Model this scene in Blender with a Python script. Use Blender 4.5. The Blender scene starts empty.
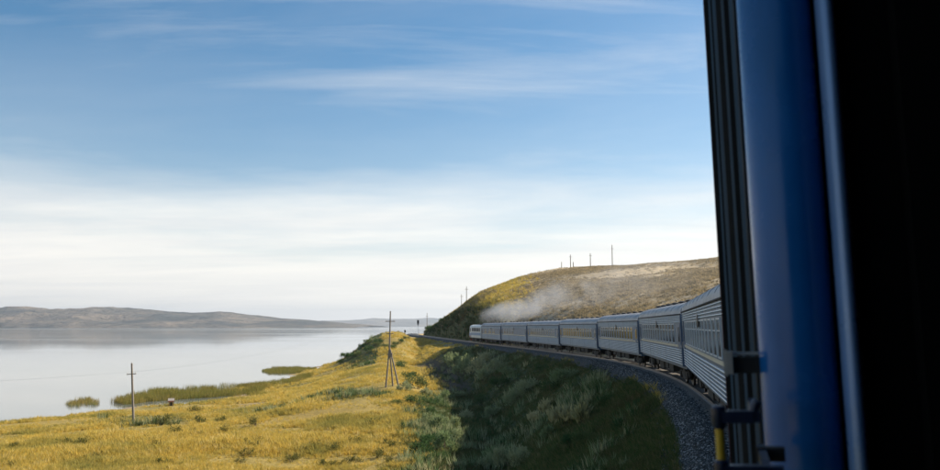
import bpy, bmesh, math, random
import numpy as np
from mathutils import Matrix, Vector, Euler

random.seed(7)
RNG = np.random.default_rng(7)
R = math.radians
SC = bpy.context.scene
COL = SC.collection

# ------------------------------------------------------------------ camera
EYE = 13.0                       # metres above the lake
F_PX = 841.4                     # focal length in pixels of a 940 px wide picture
cam_d = bpy.data.cameras.new('camera')
cam = bpy.data.objects.new('camera', cam_d)
COL.objects.link(cam)
cam_d.sensor_width = 36.0
cam_d.lens = 36.0 * F_PX / 940.0
cam_d.dof.use_dof = True
cam_d.dof.focus_distance = 120.0
cam_d.dof.aperture_fstop = 7.0
cam_d.clip_start = 0.02
cam_d.clip_end = 120000.0
cam.location = (0, 0, EYE)
cam.rotation_euler = (R(90) + math.atan(91.0 / F_PX), 0, 0)
SC.camera = cam

# ------------------------------------------------------------------ sky, sun, exposure
SUN_AZ = R(62)                   # to the right of straight ahead
SUN_EL = R(33)
world = bpy.data.worlds.new('World')
SC.world = world
world.use_nodes = True
wn, wl = world.node_tree.nodes, world.node_tree.links
wn.clear()


def wnode(t, **kw):
    n = wn.new(t)
    for k, v in kw.items():
        setattr(n, k, v)
    return n


def wmath(op, a, b=None, clamp=False):
    n = wnode('ShaderNodeMath', operation=op, use_clamp=clamp)
    for i, v in enumerate((a, b)):
        if v is None:
            continue
        if isinstance(v, (int, float)):
            n.inputs[i].default_value = v
        else:
            wl.new(v, n.inputs[i])
    return n.outputs[0]


def wramp(v, stops):
    n = wnode('ShaderNodeValToRGB')
    e = n.color_ramp.elements
    while len(e) < len(stops):
        e.new(0.5)
    for i, (p, c) in enumerate(stops):
        e[i].position = p
        e[i].color = (c, c, c, 1)
    wl.new(v, n.inputs[0])
    return n.outputs[0]


sky = wnode('ShaderNodeTexSky')
sky.sky_type = 'NISHITA'
sky.sun_disc = False
sky.sun_elevation = SUN_EL
sky.sun_rotation = SUN_AZ
sky.altitude = 300
sky.air_density = 1.0
sky.dust_density = 0.6
sky.ozone_density = 2.2
tc = wnode('ShaderNodeTexCoord')
sep = wnode('ShaderNodeSeparateXYZ')
wl.new(tc.outputs['Generated'], sep.inputs[0])
zc = wmath('MAXIMUM', sep.outputs[2], 0.0)
zp = wmath('ADD', zc, 0.07)
cx = wmath('DIVIDE', sep.outputs[0], zp)
cy = wmath('DIVIDE', sep.outputs[1], zp)
comb = wnode('ShaderNodeCombineXYZ')
wl.new(cx, comb.inputs[0])
wl.new(cy, comb.inputs[1])


def wmap(scale, rot, loc=(0, 0, 0)):
    m = wnode('ShaderNodeMapping')
    m.inputs['Scale'].default_value = scale
    m.inputs['Rotation'].default_value = (0, 0, rot)
    m.inputs['Location'].default_value = loc
    wl.new(comb.outputs[0], m.inputs[0])
    return m.outputs[0]


def wnoise(vec, scale, detail, rough, dist=0.0):
    n = wnode('ShaderNodeTexNoise')
    n.inputs['Scale'].default_value = scale
    n.inputs['Detail'].default_value = detail
    n.inputs['Roughness'].default_value = rough
    n.inputs['Distortion'].default_value = dist
    wl.new(vec, n.inputs['Vector'])
    return n.outputs['Fac']


# high streaky cirrus (a thin sheet overhead, seen in perspective) and the denser bank low over the lake
cir = wnoise(wmap((0.42, 1.5, 1), R(-6), (5.3, 4.3, 0)), 1.15, 9.0, 0.62, 0.5)
cir = wramp(cir, [(0.45, 0), (0.70, 1)])
cir2 = wnoise(wmap((0.16, 0.26, 1), R(20), (0.4, 5.2, 0)), 1.4, 5.0, 0.55, 0.3)
cir2 = wramp(cir2, [(0.38, 0.15), (0.60, 1)])
cirrus = wmath('MULTIPLY', wmath('MULTIPLY', cir, cir2), 0.30)
veil = wnoise(wmap((0.2, 0.34, 1), R(35), (2.0, 0.3, 0)), 1.2, 7.0, 0.6, 0.6)
veil = wmath('MULTIPLY', wramp(veil, [(0.38, 0), (0.75, 1)]), 0.22)
bankn = wnoise(wmap((0.22, 0.5, 1), R(6), (1.3, 2.6, 0)), 1.0, 8.0, 0.60, 0.4)
bank_in = wmath('ADD', zc, wmath('MULTIPLY', wmath('SUBTRACT', bankn, 0.5), 0.26))
bank = wramp(bank_in, [(0.0, 0.97), (0.09, 0.84), (0.14, 0.45), (0.195, 0.14), (0.31, 0.0)])
mask = wmath('MAXIMUM', wmath('MAXIMUM', cirrus, veil), bank, clamp=True)
mix = wnode('ShaderNodeMix', data_type='RGBA')
wl.new(mask, mix.inputs['Factor'])
hs = wnode('ShaderNodeHueSaturation')
hs.inputs['Hue'].default_value = 0.492
hs.inputs['Saturation'].default_value = 1.34
hs.inputs['Value'].default_value = 0.66
wl.new(sky.outputs[0], hs.inputs['Color'])
wl.new(hs.outputs[0], mix.inputs['A'])
cmix = wnode('ShaderNodeMix', data_type='RGBA')
wl.new(wramp(wnoise(wmap((0.3, 0.9, 1), R(4), (6.0, 1.0, 0)), 1.3, 8.0, 0.62, 0.6), [(0.36, 0), (0.64, 1)]), cmix.inputs['Factor'])
cmix.inputs['A'].default_value = (5.7, 5.5, 5.25, 1)
cmix.inputs['B'].default_value = (6.6, 6.25, 5.75, 1)
wl.new(cmix.outputs['Result'], mix.inputs['B'])
bg = wnode('ShaderNodeBackground')
bg.inputs['Strength'].default_value = 0.10
wl.new(mix.outputs['Result'], bg.inputs['Color'])
wo = wnode('ShaderNodeOutputWorld')
wl.new(bg.outputs[0], wo.inputs['Surface'])

sun_d = bpy.data.lights.new('sun', 'SUN')
sun_d.energy = 5.0
sun_d.angle = R(0.53)
sun_d.color = (1.0, 0.87, 0.69)
sun = bpy.data.objects.new('sun', sun_d)
COL.objects.link(sun)
sdir = Vector((math.sin(SUN_AZ) * math.cos(SUN_EL), math.cos(SUN_AZ) * math.cos(SUN_EL), math.sin(SUN_EL)))
sun.rotation_euler = sdir.to_track_quat('Z', 'Y').to_euler()
sun.location = (60, 30, 80)

SC.view_settings.view_transform = 'Standard'
SC.view_settings.look = 'None'
SC.view_settings.exposure = 0.88
SC.view_settings.gamma = 1.0
SC.view_settings.use_curve_mapping = False
SC.render.resolution_x, SC.render.resolution_y = 1024, 512
SC.cycles.volume_step_rate = 1.0
SC.cycles.max_bounces = 6

# ------------------------------------------------------------------ helpers


def tag(o, label=None, cat=None, group=None, kind=None):
    if label:
        o['label'] = label
    if cat:
        o['category'] = cat
    if group:
        o['group'] = group
    if kind:
        o['kind'] = kind
    return o


def link_obj(name, data, mat=None, parent=None):
    o = bpy.data.objects.new(name, data)
    COL.objects.link(o)
    if mat is not None and data is not None and len(data.materials) == 0:
        data.materials.append(mat)
    if parent is not None:
        o.parent = parent
    return o


def empty(name, loc=(0, 0, 0), rot=(0, 0, 0)):
    o = bpy.data.objects.new(name, None)
    o.empty_display_size = 0.5
    COL.objects.link(o)
    o.location = loc
    o.rotation_euler = rot
    return o


class MB:
    """collects shapes, builds one mesh"""

    def __init__(self):
        self.v, self.f = [], []

    def add(self, vs, fs):
        b = len(self.v)
        self.v += [tuple(p) for p in vs]
        self.f += [tuple(b + i for i in f) for f in fs]
        return self

    def box(self, x0, x1, y0, y1, z0, z1):
        return self.add([(x0, y0, z0), (x1, y0, z0), (x1, y1, z0), (x0, y1, z0),
                         (x0, y0, z1), (x1, y0, z1), (x1, y1, z1), (x0, y1, z1)],
                        [(0, 3, 2, 1), (4, 5, 6, 7), (0, 1, 5, 4), (1, 2, 6, 5), (2, 3, 7, 6), (3, 0, 4, 7)])

    def tube(self, pts, rad, n=8, caps=True):
        pts = [Vector(p) for p in pts]
        rads = rad if isinstance(rad, (list, tuple)) else [rad] * len(pts)
        rings = []
        up0 = None
        for i, p in enumerate(pts):
            a = pts[max(i - 1, 0)]
            b = pts[min(i + 1, len(pts) - 1)]
            t = (b - a).normalized()
            u = t.orthogonal().normalized() if up0 is None else (up0 - t * up0.dot(t)).normalized()
            up0 = u
            w = t.cross(u)
            rings.append([p + (u * math.cos(2 * math.pi * k / n) + w * math.sin(2 * math.pi * k / n)) * rads[i]
                          for k in range(n)])
        vs = [q for r in rings for q in r]
        fs = []
        for i in range(len(pts) - 1):
            for k in range(n):
                fs.append((i * n + k, i * n + (k + 1) % n, (i + 1) * n + (k + 1) % n, (i + 1) * n + k))
        if caps:
            fs.append(tuple(reversed(range(n))))
            fs.append(tuple((len(pts) - 1) * n + k for k in range(n)))
        return self.add(vs, fs)

    def extrude_x(self, prof, x0, x1, close=True, caps=True):
        """profile of (y, z) swept along x"""
        n = len(prof)
        vs = [(x0, y, z) for y, z in prof] + [(x1, y, z) for y, z in prof]
        fs = [(i, (i + 1) % n, n + (i + 1) % n, n + i) for i in range(n if close else n - 1)]
        if caps and close:
            fs += [tuple(reversed(range(n))), tuple(range(n, 2 * n))]
        return self.add(vs, fs)

    def extrude_z(self, prof, z0, z1, close=True, caps=True):
        n = len(prof)
        vs = [(x, y, z0) for x, y in prof] + [(x, y, z1) for x, y in prof]
        fs = [(i, (i + 1) % n, n + (i + 1) % n, n + i) for i in range(n if close else n - 1)]
        if caps and close:
            fs += [tuple(reversed(range(n))), tuple(range(n, 2 * n))]
        return self.add(vs, fs)

    def mesh(self, name, mat=None, smooth=False, fix=True):
        me = bpy.data.meshes.new(name)
        me.from_pydata(self.v, [], self.f)
        if fix:
            bm = bmesh.new()
            bm.from_mesh(me)
            bmesh.ops.recalc_face_normals(bm, faces=bm.faces)
            bm.to_mesh(me)
            bm.free()
        if smooth:
            if smooth is True:
                me.polygons.foreach_set('use_smooth', [True] * len(me.polygons))
            else:
                me.set_sharp_from_angle(angle=R(smooth)) if hasattr(me, 'set_sharp_from_angle') else None
                me.polygons.foreach_set('use_smooth', [True] * len(me.polygons))
        if mat is not None:
            me.materials.append(mat)
        me.update()
        return me

    def build(self, name, mat, parent=None, smooth=False):
        return link_obj(name, self.mesh(name, mat, smooth), None, parent)


# ------------------------------------------------------------------ numpy noise


def _hash(ix, iy, seed):
    h = (ix.astype(np.int64) * 374761393 + iy.astype(np.int64) * 668265263 + seed * 1442695041) & 0x7fffffff
    h = ((h ^ (h >> 13)) * 1274126177) & 0x7fffffff
    h = h ^ (h >> 16)
    return (h & 0xffff) / 65535.0


def vnoise(x, y, seed=0):
    ix, iy = np.floor(x), np.floor(y)
    fx, fy = x - ix, y - iy
    fx = fx * fx * (3 - 2 * fx)
    fy = fy * fy * (3 - 2 * fy)
    a, b = _hash(ix, iy, seed), _hash(ix + 1, iy, seed)
    c, d = _hash(ix, iy + 1, seed), _hash(ix + 1, iy + 1, seed)
    return (a + (b - a) * fx) * (1 - fy) + (c + (d - c) * fx) * fy


def fbm(x, y, scale, octv=4, seed=0, rough=0.5):
    x, y = np.asarray(x, float) / scale, np.asarray(y, float) / scale
    r, amp, tot = 0.0, 1.0, 0.0
    for o in range(octv):
        r = r + amp * (vnoise(x, y, seed + o * 17) - 0.5)
        tot += amp
        amp *= rough
        x, y = x * 2.03 + 11.3, y * 2.03 + 5.7
    return r / tot * 2


def sstep(a, b, x):
    t = np.clip((x - a) / (b - a), 0, 1)
    return t * t * (3 - 2 * t)


# ------------------------------------------------------------------ materials


class NT:
    def __init__(self, name):
        self.m = bpy.data.materials.new(name)
        self.m.use_nodes = True
        self.n, self.l = self.m.node_tree.nodes, self.m.node_tree.links
        self.n.clear()
        self.out = self.n.new('ShaderNodeOutputMaterial')

    def node(self, t, ins=None, **kw):
        n = self.n.new(t)
        for k, v in kw.items():
            setattr(n, k, v)
        for k, v in (ins or {}).items():
            self.set(n.inputs[k], v)
        return n

    def set(self, sock, v):
        if isinstance(v, bpy.types.NodeSocket):
            self.l.new(v, sock)
        elif isinstance(v, (tuple, list)) and len(v) == 3 and sock.type == 'RGBA':
            sock.default_value = (*v, 1)
        else:
            sock.default_value = v

    def noise(self, scale, detail=4.0, rough=0.55, vec=None, dist=0.0):
        n = self.node('ShaderNodeTexNoise', {'Scale': scale, 'Detail': detail, 'Roughness': rough, 'Distortion': dist})
        if vec is not None:
            self.l.new(vec, n.inputs['Vector'])
        return n.outputs['Fac']

    def pos(self, scale=None):
        g = self.node('ShaderNodeNewGeometry').outputs['Position']
        if scale:
            m = self.node('ShaderNodeMapping', {'Vector': g, 'Scale': scale})
            return m.outputs[0]
        return g

    def objc(self, scale=None):
        g = self.node('ShaderNodeTexCoord').outputs['Object']
        if scale:
            return self.node('ShaderNodeMapping', {'Vector': g, 'Scale': scale}).outputs[0]
        return g

    def ramp(self, v, stops, interp='LINEAR'):
        n = self.node('ShaderNodeValToRGB', {'Fac': v})
        n.color_ramp.interpolation = interp
        e = n.color_ramp.elements
        while len(e) < len(stops):
            e.new(0.5)
        for i, (p, c) in enumerate(stops):
            e[i].position = p
            e[i].color = (c, c, c, 1) if isinstance(c, (int, float)) else (*c, 1)
        return n.outputs[0]

    def mix(self, f, a, b):
        n = self.node('ShaderNodeMix', data_type='RGBA')
        self.set(n.inputs['Factor'], f)
        self.set(n.inputs[6], a)
        self.set(n.inputs[7], b)
        return n.outputs[2]

    def math(self, op, a, b=0.0, clamp=False):
        n = self.node('ShaderNodeMath', operation=op, use_clamp=clamp)
        self.set(n.inputs[0], a)
        self.set(n.inputs[1], b)
        return n.outputs[0]

    def bump(self, h, strength=0.3, dist=0.05, normal=None):
        n = self.node('ShaderNodeBump', {'Height': h, 'Strength': strength, 'Distance': dist})
        if normal is not None:
            self.l.new(normal, n.inputs['Normal'])
        return n.outputs[0]

    def attr(self, name):
        return self.node('ShaderNodeAttribute', attribute_name=name)

    def surf(self, color, rough=0.8, metal=0.0, normal=None, spec=0.5, **kw):
        p = self.node('ShaderNodeBsdfPrincipled')
        self.set(p.inputs['Base Color'], color)
        self.set(p.inputs['Roughness'], rough)
        self.set(p.inputs['Metallic'], metal)
        self.set(p.inputs['Specular IOR Level'], spec)
        for k, v in kw.items():
            self.set(p.inputs[k], v)
        if normal is not None:
            self.l.new(normal, p.inputs['Normal'])
        self.l.new(p.outputs[0], self.out.inputs['Surface'])
        return self.m


def plain(name, col, rough=0.6, metal=0.0, var=0.25, scale=3.0, bump=0.0, spec=0.5, dirt=None):
    t = NT(name)
    o = t.objc()
    n = t.noise(scale, 5, 0.6, o)
    c = t.mix(n, tuple(x * (1 - var) for x in col), tuple(min(1, x * (1 + var)) for x in col))
    if dirt:
        g = t.ramp(t.noise(scale * 0.4, 6, 0.65, t.objc((1, 1, 0.25))), [(0.45, 0), (0.75, 1)])
        c = t.mix(t.math('MULTIPLY', g, dirt[1]), c, dirt[0])
    nm = t.bump(t.noise(scale * 6, 3, 0.6, o), bump, 0.01) if bump else None
    rr = t.ramp(t.noise(scale * 2, 4, 0.6, o), [(0.3, max(0.02, rough - 0.08)), (0.7, min(1, rough + 0.08))])
    return t.surf(c, rr, metal, nm, spec)


M = {}
M['coach_blue'] = plain('coach_blue_paint', (0.05, 0.11, 0.20), 0.42, 0.15, 0.14, 1.6, dirt=((0.16, 0.15, 0.14), 0.35))
M['coach_rib'] = plain('coach_rib_paint', (0.38, 0.47, 0.55), 0.32, 0.35, 0.12, 1.3, dirt=((0.2, 0.19, 0.17), 0.3))
M['coach_roof'] = plain('coach_roof_paint', (0.30, 0.31, 0.33), 0.5, 0.2, 0.2, 0.9, dirt=((0.09, 0.08, 0.07), 0.6))
M['coach_stripe'] = plain('coach_stripe_paint', (0.60, 0.55, 0.42), 0.5, 0.0, 0.12, 2.0, dirt=((0.3, 0.27, 0.2), 0.4))
M['frame_pale'] = plain('window_frame_pale', (0.55, 0.60, 0.64), 0.4, 0.2, 0.1)
M['under_dark'] = plain('underframe_dirty_black', (0.018, 0.017, 0.016), 0.75, 0.0, 0.4, 4.0, 0.3)
M['bellows'] = plain('gangway_rubber', (0.012, 0.013, 0.015), 0.7, 0.0, 0.3, 5.0)
M['wheel'] = plain('wheel_steel', (0.06, 0.05, 0.045), 0.45, 0.7, 0.3, 6.0)
M['black_iron'] = plain('black_iron', (0.015, 0.014, 0.014), 0.6, 0.2, 0.3, 6.0)
M['emblem'] = plain('emblem_dark', (0.03, 0.03, 0.035), 0.4, 0.4, 0.3, 8.0)
M['loco_pale'] = plain('locomotive_pale_paint', (0.58, 0.63, 0.63), 0.42, 0.0, 0.1, 1.5, dirt=((0.25, 0.24, 0.22), 0.4))
M['loco_blue'] = plain('locomotive_blue_paint', (0.08, 0.22, 0.42), 0.42, 0.0, 0.1, 1.5)
M['loco_red'] = plain('locomotive_red_paint', (0.35, 0.06, 0.04), 0.5, 0.0, 0.1, 1.5)
M['rail'] = plain('rail_steel', (0.22, 0.20, 0.19), 0.38, 0.8, 0.25, 2.0)
M['sleeper'] = plain('sleeper_concrete', (0.24, 0.22, 0.20), 0.85, 0.0, 0.25, 3.0, 0.3, dirt=((0.09, 0.07, 0.05), 0.6))
M['pole_wood'] = plain('weathered_pole_wood', (0.24, 0.21, 0.18), 0.85, 0.0, 0.3, 5.0, 0.4)
M['pole_concrete'] = plain('pole_concrete', (0.36, 0.34, 0.31), 0.85, 0.0, 0.2, 4.0, 0.3)
M['porcelain'] = plain('insulator_porcelain', (0.65, 0.65, 0.62), 0.2, 0.0, 0.05)
M['wire'] = plain('wire_metal', (0.12, 0.12, 0.12), 0.5, 0.6, 0.1)
M['bark'] = plain('bush_stem', (0.10, 0.07, 0.05), 0.9, 0.0, 0.3, 10.0)
M['jamb_blue'] = plain('door_jamb_gloss_blue', (0.008, 0.13, 0.40), 0.25, 0.0, 0.25, 5.0, 0.04, 0.34, dirt=((0.02, 0.03, 0.05), 0.5))
M['jamb_navy'] = plain('door_edge_navy', (0.006, 0.022, 0.060), 0.45, 0.0, 0.15, 5.0, 0.03, 0.3)
M['trim_pale_blue'] = plain('door_trim_pale_blue', (0.17, 0.30, 0.55), 0.32, 0.1, 0.15, 6.0, 0.05, 0.6)  # pale tone puts sky light on the frame edge into the colour
M['vestibule_shade'] = plain('vestibule_shade', (0.0028, 0.0028, 0.003), 0.9, 0.0, 0.2, 3.0, 0.0, 0.1)  # near-black base carries the shade of the unlit interior
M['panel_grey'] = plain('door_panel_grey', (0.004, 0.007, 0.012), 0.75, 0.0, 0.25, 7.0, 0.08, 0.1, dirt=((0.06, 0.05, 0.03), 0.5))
M['panel_teal'] = plain('door_panel_teal', (0.045, 0.085, 0.13), 0.65, 0.0, 0.2, 7.0, 0.08, 0.15, dirt=((0.07, 0.06, 0.04), 0.5))  # teal paint, with the strips' sky reflection put into the base colour
M['seal'] = plain('door_seal_rubber', (0.005, 0.006, 0.007), 0.8, 0.0, 0.2, 7.0, 0.0, 0.1)
M['fringe_red'] = plain('door_colour_fringe_red', (0.09, 0.02, 0.018), 0.6, 0.0, 0.2, 7.0)  # stands in for the lens colour fringe, no part of the seal
M['chrome'] = plain('worn_chrome', (0.50, 0.48, 0.45), 0.4, 0.35, 0.15, 30.0, 0.1)
M['grip_yellow'] = plain('grip_yellow_paint', (0.62, 0.40, 0.03), 0.45, 0.0, 0.15, 20.0, 0.1)
M['bracket_blue'] = plain('bracket_blue_paint', (0.012, 0.022, 0.055), 0.35, 0.1, 0.2, 20.0, 0.1)
M['hut_white'] = plain('hut_white_board', (0.40, 0.36, 0.33), 0.8, 0.0, 0.15, 3.0)
M['hut_wood'] = plain('hut_ochre_board', (0.34, 0.24, 0.11), 0.85, 0.0, 0.2, 3.0)
M['hut_red'] = plain('hut_faded_red', (0.42, 0.16, 0.12), 0.8, 0.0, 0.2, 3.0)

t = NT('window_glass')
M['glass'] = t.surf(t.mix(t.noise(1.5, 2, 0.5, t.objc()), (0.012, 0.016, 0.02), (0.03, 0.04, 0.05)), 0.10, 0.0, None, 0.4)


def ground_mat():
    t = NT('ground_steppe')
    cov = t.node('ShaderNodeSeparateColor', {'Color': t.attr('cover').outputs['Color']})
    green, soil, hill = cov.outputs[0], cov.outputs[1], cov.outputs[2]
    p = t.pos()
    big = t.noise(0.045, 5, 0.6, p)
    mid = t.noise(0.35, 5, 0.6, p)
    fine = t.noise(3.5, 4, 0.65, p)
    gold = t.mix(t.ramp(big, [(0.38, 0), (0.62, 1)]), (0.30, 0.215, 0.06), (0.19, 0.175, 0.06))
    gold = t.mix(t.ramp(mid, [(0.35, 0), (0.7, 1)]), gold, (0.37, 0.275, 0.085))
    gold = t.mix(t.ramp(fine, [(0.45, 0), (0.75, 0.55)]), gold, (0.16, 0.13, 0.045))
    gr = t.mix(t.ramp(mid, [(0.35, 0), (0.65, 1)]), (0.04, 0.07, 0.028), (0.10, 0.12, 0.05))
    gr = t.mix(t.ramp(fine, [(0.45, 0), (0.7, 0.6)]), gr, (0.05, 0.04, 0.02))
    so = t.mix(t.ramp(fine, [(0.35, 0), (0.7, 1)]), (0.06, 0.048, 0.033), (0.12, 0.094, 0.066))
    # dry hillside: bands of bleached grass and low dark scrub following the contours
    band = t.noise(0.05, 6, 0.62, t.pos((0.5, 0.28, 1.6)), 0.6)
    spots = t.noise(0.55, 5, 0.7, t.pos((1, 0.6, 1.5)))
    hl = t.mix(t.ramp(band, [(0.36, 0), (0.60, 1)]), (0.22, 0.195, 0.15), (0.54, 0.43, 0.27))
    hl = t.mix(t.ramp(spots, [(0.48, 0), (0.68, 0.8)]), hl, (0.12, 0.12, 0.095))
    hl = t.mix(t.ramp(mid, [(0.55, 0), (0.75, 0.6)]), hl, (0.50, 0.42, 0.30))
    c = t.mix(hill, gold, hl)
    c = t.mix(green, c, gr)
    c = t.mix(soil, c, so)
    wet = t.attr('wet').outputs['Fac']
    sand = t.mix(fine, (0.22, 0.165, 0.11), (0.36, 0.29, 0.21))
    c = t.mix(wet, c, sand)
    h = t.math('ADD', t.math('MULTIPLY', fine, 0.6), t.math('MULTIPLY', mid, 1.4))
    return t.surf(c, 0.95, 0.0, t.bump(h, 0.8, 0.25), 0.15)


def ballast_mat():
    t = NT('ballast_stone')
    p = t.pos()
    v = t.node('ShaderNodeTexVoronoi', {'Vector': p, 'Scale': 15.0})
    c = t.node('ShaderNodeSeparateColor', {'Color': v.outputs['Color']})
    col = t.ramp(c.outputs[0], [(0.0, (0.013, 0.018, 0.022)), (0.55, (0.033, 0.045, 0.05)), (0.9, (0.08, 0.095, 0.10)), (1.0, (0.28, 0.29, 0.29))])
    col = t.mix(t.ramp(t.noise(0.6, 4, 0.6, p), [(0.4, 0), (0.7, 0.55)]), col, (0.09, 0.07, 0.055))
    h = t.math('SUBTRACT', 1.0, v.outputs['Distance'])
    return t.surf(col, 0.85, 0.0, t.bump(h, 1.0, 0.05), 0.3)


def blade_mat(name, cols, cols2=None, patch=0.05, trans=0.3):
    t = NT(name)
    rnd = t.node('ShaderNodeObjectInfo').outputs['Random']
    c = t.ramp(rnd, cols)
    if cols2:
        k = t.ramp(t.noise(patch, 4, 0.6, t.pos()), [(0.50, 0), (0.66, 1)])
        c = t.mix(k, c, t.ramp(rnd, cols2))
    d = t.node('ShaderNodeBsdfDiffuse', {'Color': c})
    tr = t.node('ShaderNodeBsdfTranslucent', {'Color': c})
    m = t.node('ShaderNodeMixShader', {'Fac': trans})
    t.l.new(d.outputs[0], m.inputs[1])
    t.l.new(tr.outputs[0], m.inputs[2])
    t.l.new(m.outputs[0], t.out.inputs['Surface'])
    return t.m


M['ground'] = ground_mat()
M['ballast'] = ballast_mat()
M['grass_gold'] = blade_mat('grass_gold', [(0, (0.53, 0.38, 0.075)), (0.4, (0.66, 0.49, 0.12)), (0.75, (0.36, 0.31, 0.075)), (1, (0.76, 0.62, 0.27))],
                            [(0, (0.15, 0.175, 0.05)), (0.5, (0.40, 0.33, 0.09)), (1, (0.24, 0.24, 0.065))], 0.11, 0.42)
M['grass_green'] = blade_mat('grass_green', [(0, (0.06, 0.105, 0.035)), (0.5, (0.105, 0.145, 0.05)), (0.8, (0.17, 0.16, 0.065)), (1, (0.26, 0.22, 0.11))],
                             [(0, (0.13, 0.09, 0.045)), (0.6, (0.08, 0.11, 0.04)), (1, (0.20, 0.16, 0.08))], 0.16)
M['reed'] = blade_mat('reed_leaf', [(0, (0.20, 0.19, 0.05)), (0.5, (0.30, 0.25, 0.07)), (1, (0.16, 0.19, 0.05))],
                      [(0, (0.36, 0.25, 0.08)), (1, (0.22, 0.20, 0.06))], 0.05)
M['scrub'] = blade_mat('hill_scrub', [(0, (0.15, 0.14, 0.10)), (0.5, (0.30, 0.25, 0.16)), (0.8, (0.42, 0.34, 0.20)), (1, (0.54, 0.43, 0.26))],
                       [(0, (0.20, 0.19, 0.15)), (0.5, (0.40, 0.34, 0.24)), (1, (0.50, 0.42, 0.30))], 0.05)
M['leaf_sage'] = blade_mat('leaf_sage', [(0, (0.19, 0.26, 0.12)), (0.5, (0.28, 0.33, 0.17)), (1, (0.40, 0.40, 0.23))], None, 0.1)
M['leaf_green'] = blade_mat('leaf_green', [(0, (0.05, 0.105, 0.04)), (0.5, (0.09, 0.145, 0.055)), (1, (0.15, 0.175, 0.07))], None, 0.1)
M['leaf_straw'] = blade_mat('leaf_straw', [(0, (0.34, 0.33, 0.16)), (1, (0.50, 0.46, 0.26))], None, 0.1)
M['leaf_dark'] = blade_mat('leaf_dark', [(0, (0.07, 0.085, 0.025)), (1, (0.15, 0.15, 0.05))], None, 0.1)

# ------------------------------------------------------------------ the line of the railway
TH0 = 0.2956                                             # heading of our own coach, right of straight ahead
CAR_L = 24.54
S1 = 19.245                                              # from the camera to the front end of our coach
TURN = [0.0932, 0.0923, 0.0934, 0.0790, 0.0521, 0.0246, 0.0059, 0.0005]
HD = [TH0 - sum(TURN[:i + 1]) for i in range(8)]         # headings of the seven coaches and the locomotive
CAM_OUT = 0.042                                          # how far the camera leans out past the coach side
HALF_W = 1.55
ks = [-60, S1 - CAR_L / 2] + [S1 + CAR_L * (i + 0.5) for i in range(7)] + [S1 + CAR_L * 7 + 9, 400, 520, 900]
kh = [TH0 + 0.10, TH0] + HD[:7] + [HD[7], HD[7], 0.1, 0.5]
SS = np.arange(-60, 900.01, 0.5)
HH = np.interp(SS, ks, kh)
i0 = int(np.argmin(abs(SS)))
CXs = np.cumsum(np.sin(HH)) * 0.5
CYs = np.cumsum(np.cos(HH)) * 0.5
CXs += (CAM_OUT + 0.1 + HALF_W) * math.cos(TH0) - CXs[i0]
CYs += -(CAM_OUT + 0.1 + HALF_W) * math.sin(TH0) - CYs[i0]


def rail_z(s):
    return np.interp(s, [-60, 0, 50, 120, 200, 900], [10.2, 10.05, 9.95, 9.38, 9.15, 9.15])


def sn_of(x, y):
    """position along (s) and to the right of (n) the track"""
    x, y = np.asarray(x, float).ravel(), np.asarray(y, float).ravel()
    s = np.empty_like(x)
    n = np.empty_like(x)
    tx, ty = CXs[::2], CYs[::2]
    for a in range(0, len(x), 20000):
        b = slice(a, a + 20000)
        d2 = (x[b, None] - tx[None]) ** 2 + (y[b, None] - ty[None]) ** 2
        k = np.argmin(d2, 1) * 2
        dx, dy = x[b] - CXs[k], y[b] - CYs[k]
        h = HH[k]
        s[b] = SS[k] + dx * np.sin(h) + dy * np.cos(h)
        n[b] = dx * np.cos(h) - dy * np.sin(h)
    return s, n


def track_pt(s, n=0.0):
    h = np.interp(s, SS, HH)
    return (np.interp(s, SS, CXs) + n * np.cos(h), np.interp(s, SS, CYs) - n * np.sin(h))


# ------------------------------------------------------------------ terrain heights
SHORE_Y = [-30000, -200, 0, 60, 100, 115, 129, 146, 176, 238, 267, 300, 340, 400, 460, 520, 700, 1500, 5000, 30000]
SHORE_X = [-9000, -260, -160, -118, -80, -64, -52, -47, -45, -47, -45.5, -44, -45, -49, -44, -20, 100, 600, 3000, 30000]
PXT = [380, 425, 430, 440, 455, 467, 480, 500, 520, 560, 600, 660, 718, 800, 1200, 3000]
TOPY = [338, 333, 330, 322, 309, 300, 292, 284, 277, 269, 268, 268.5, 266, 260, 250, 250]
RUN = [10, 12, 15, 22, 32, 40, 55, 90, 130, 195, 235, 255, 270, 250, 220, 200]
CUT = [0.5, 2.5, 4.5, 7.0, 8.0, 8.0, 7.0, 5.5, 4.0, 3.0, 2.4, 2.0, 1.5, 1.5, 1.5, 1.5]
_s = np.arange(-55, 419, 1.0)
_fx, _fy = track_pt(_s, 5.5)
_ang = np.arctan2(_fx, _fy)
_o = np.argsort(_ang)
FOOT_A, FOOT_D = _ang[_o], np.hypot(_fx, _fy)[_o]


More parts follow.
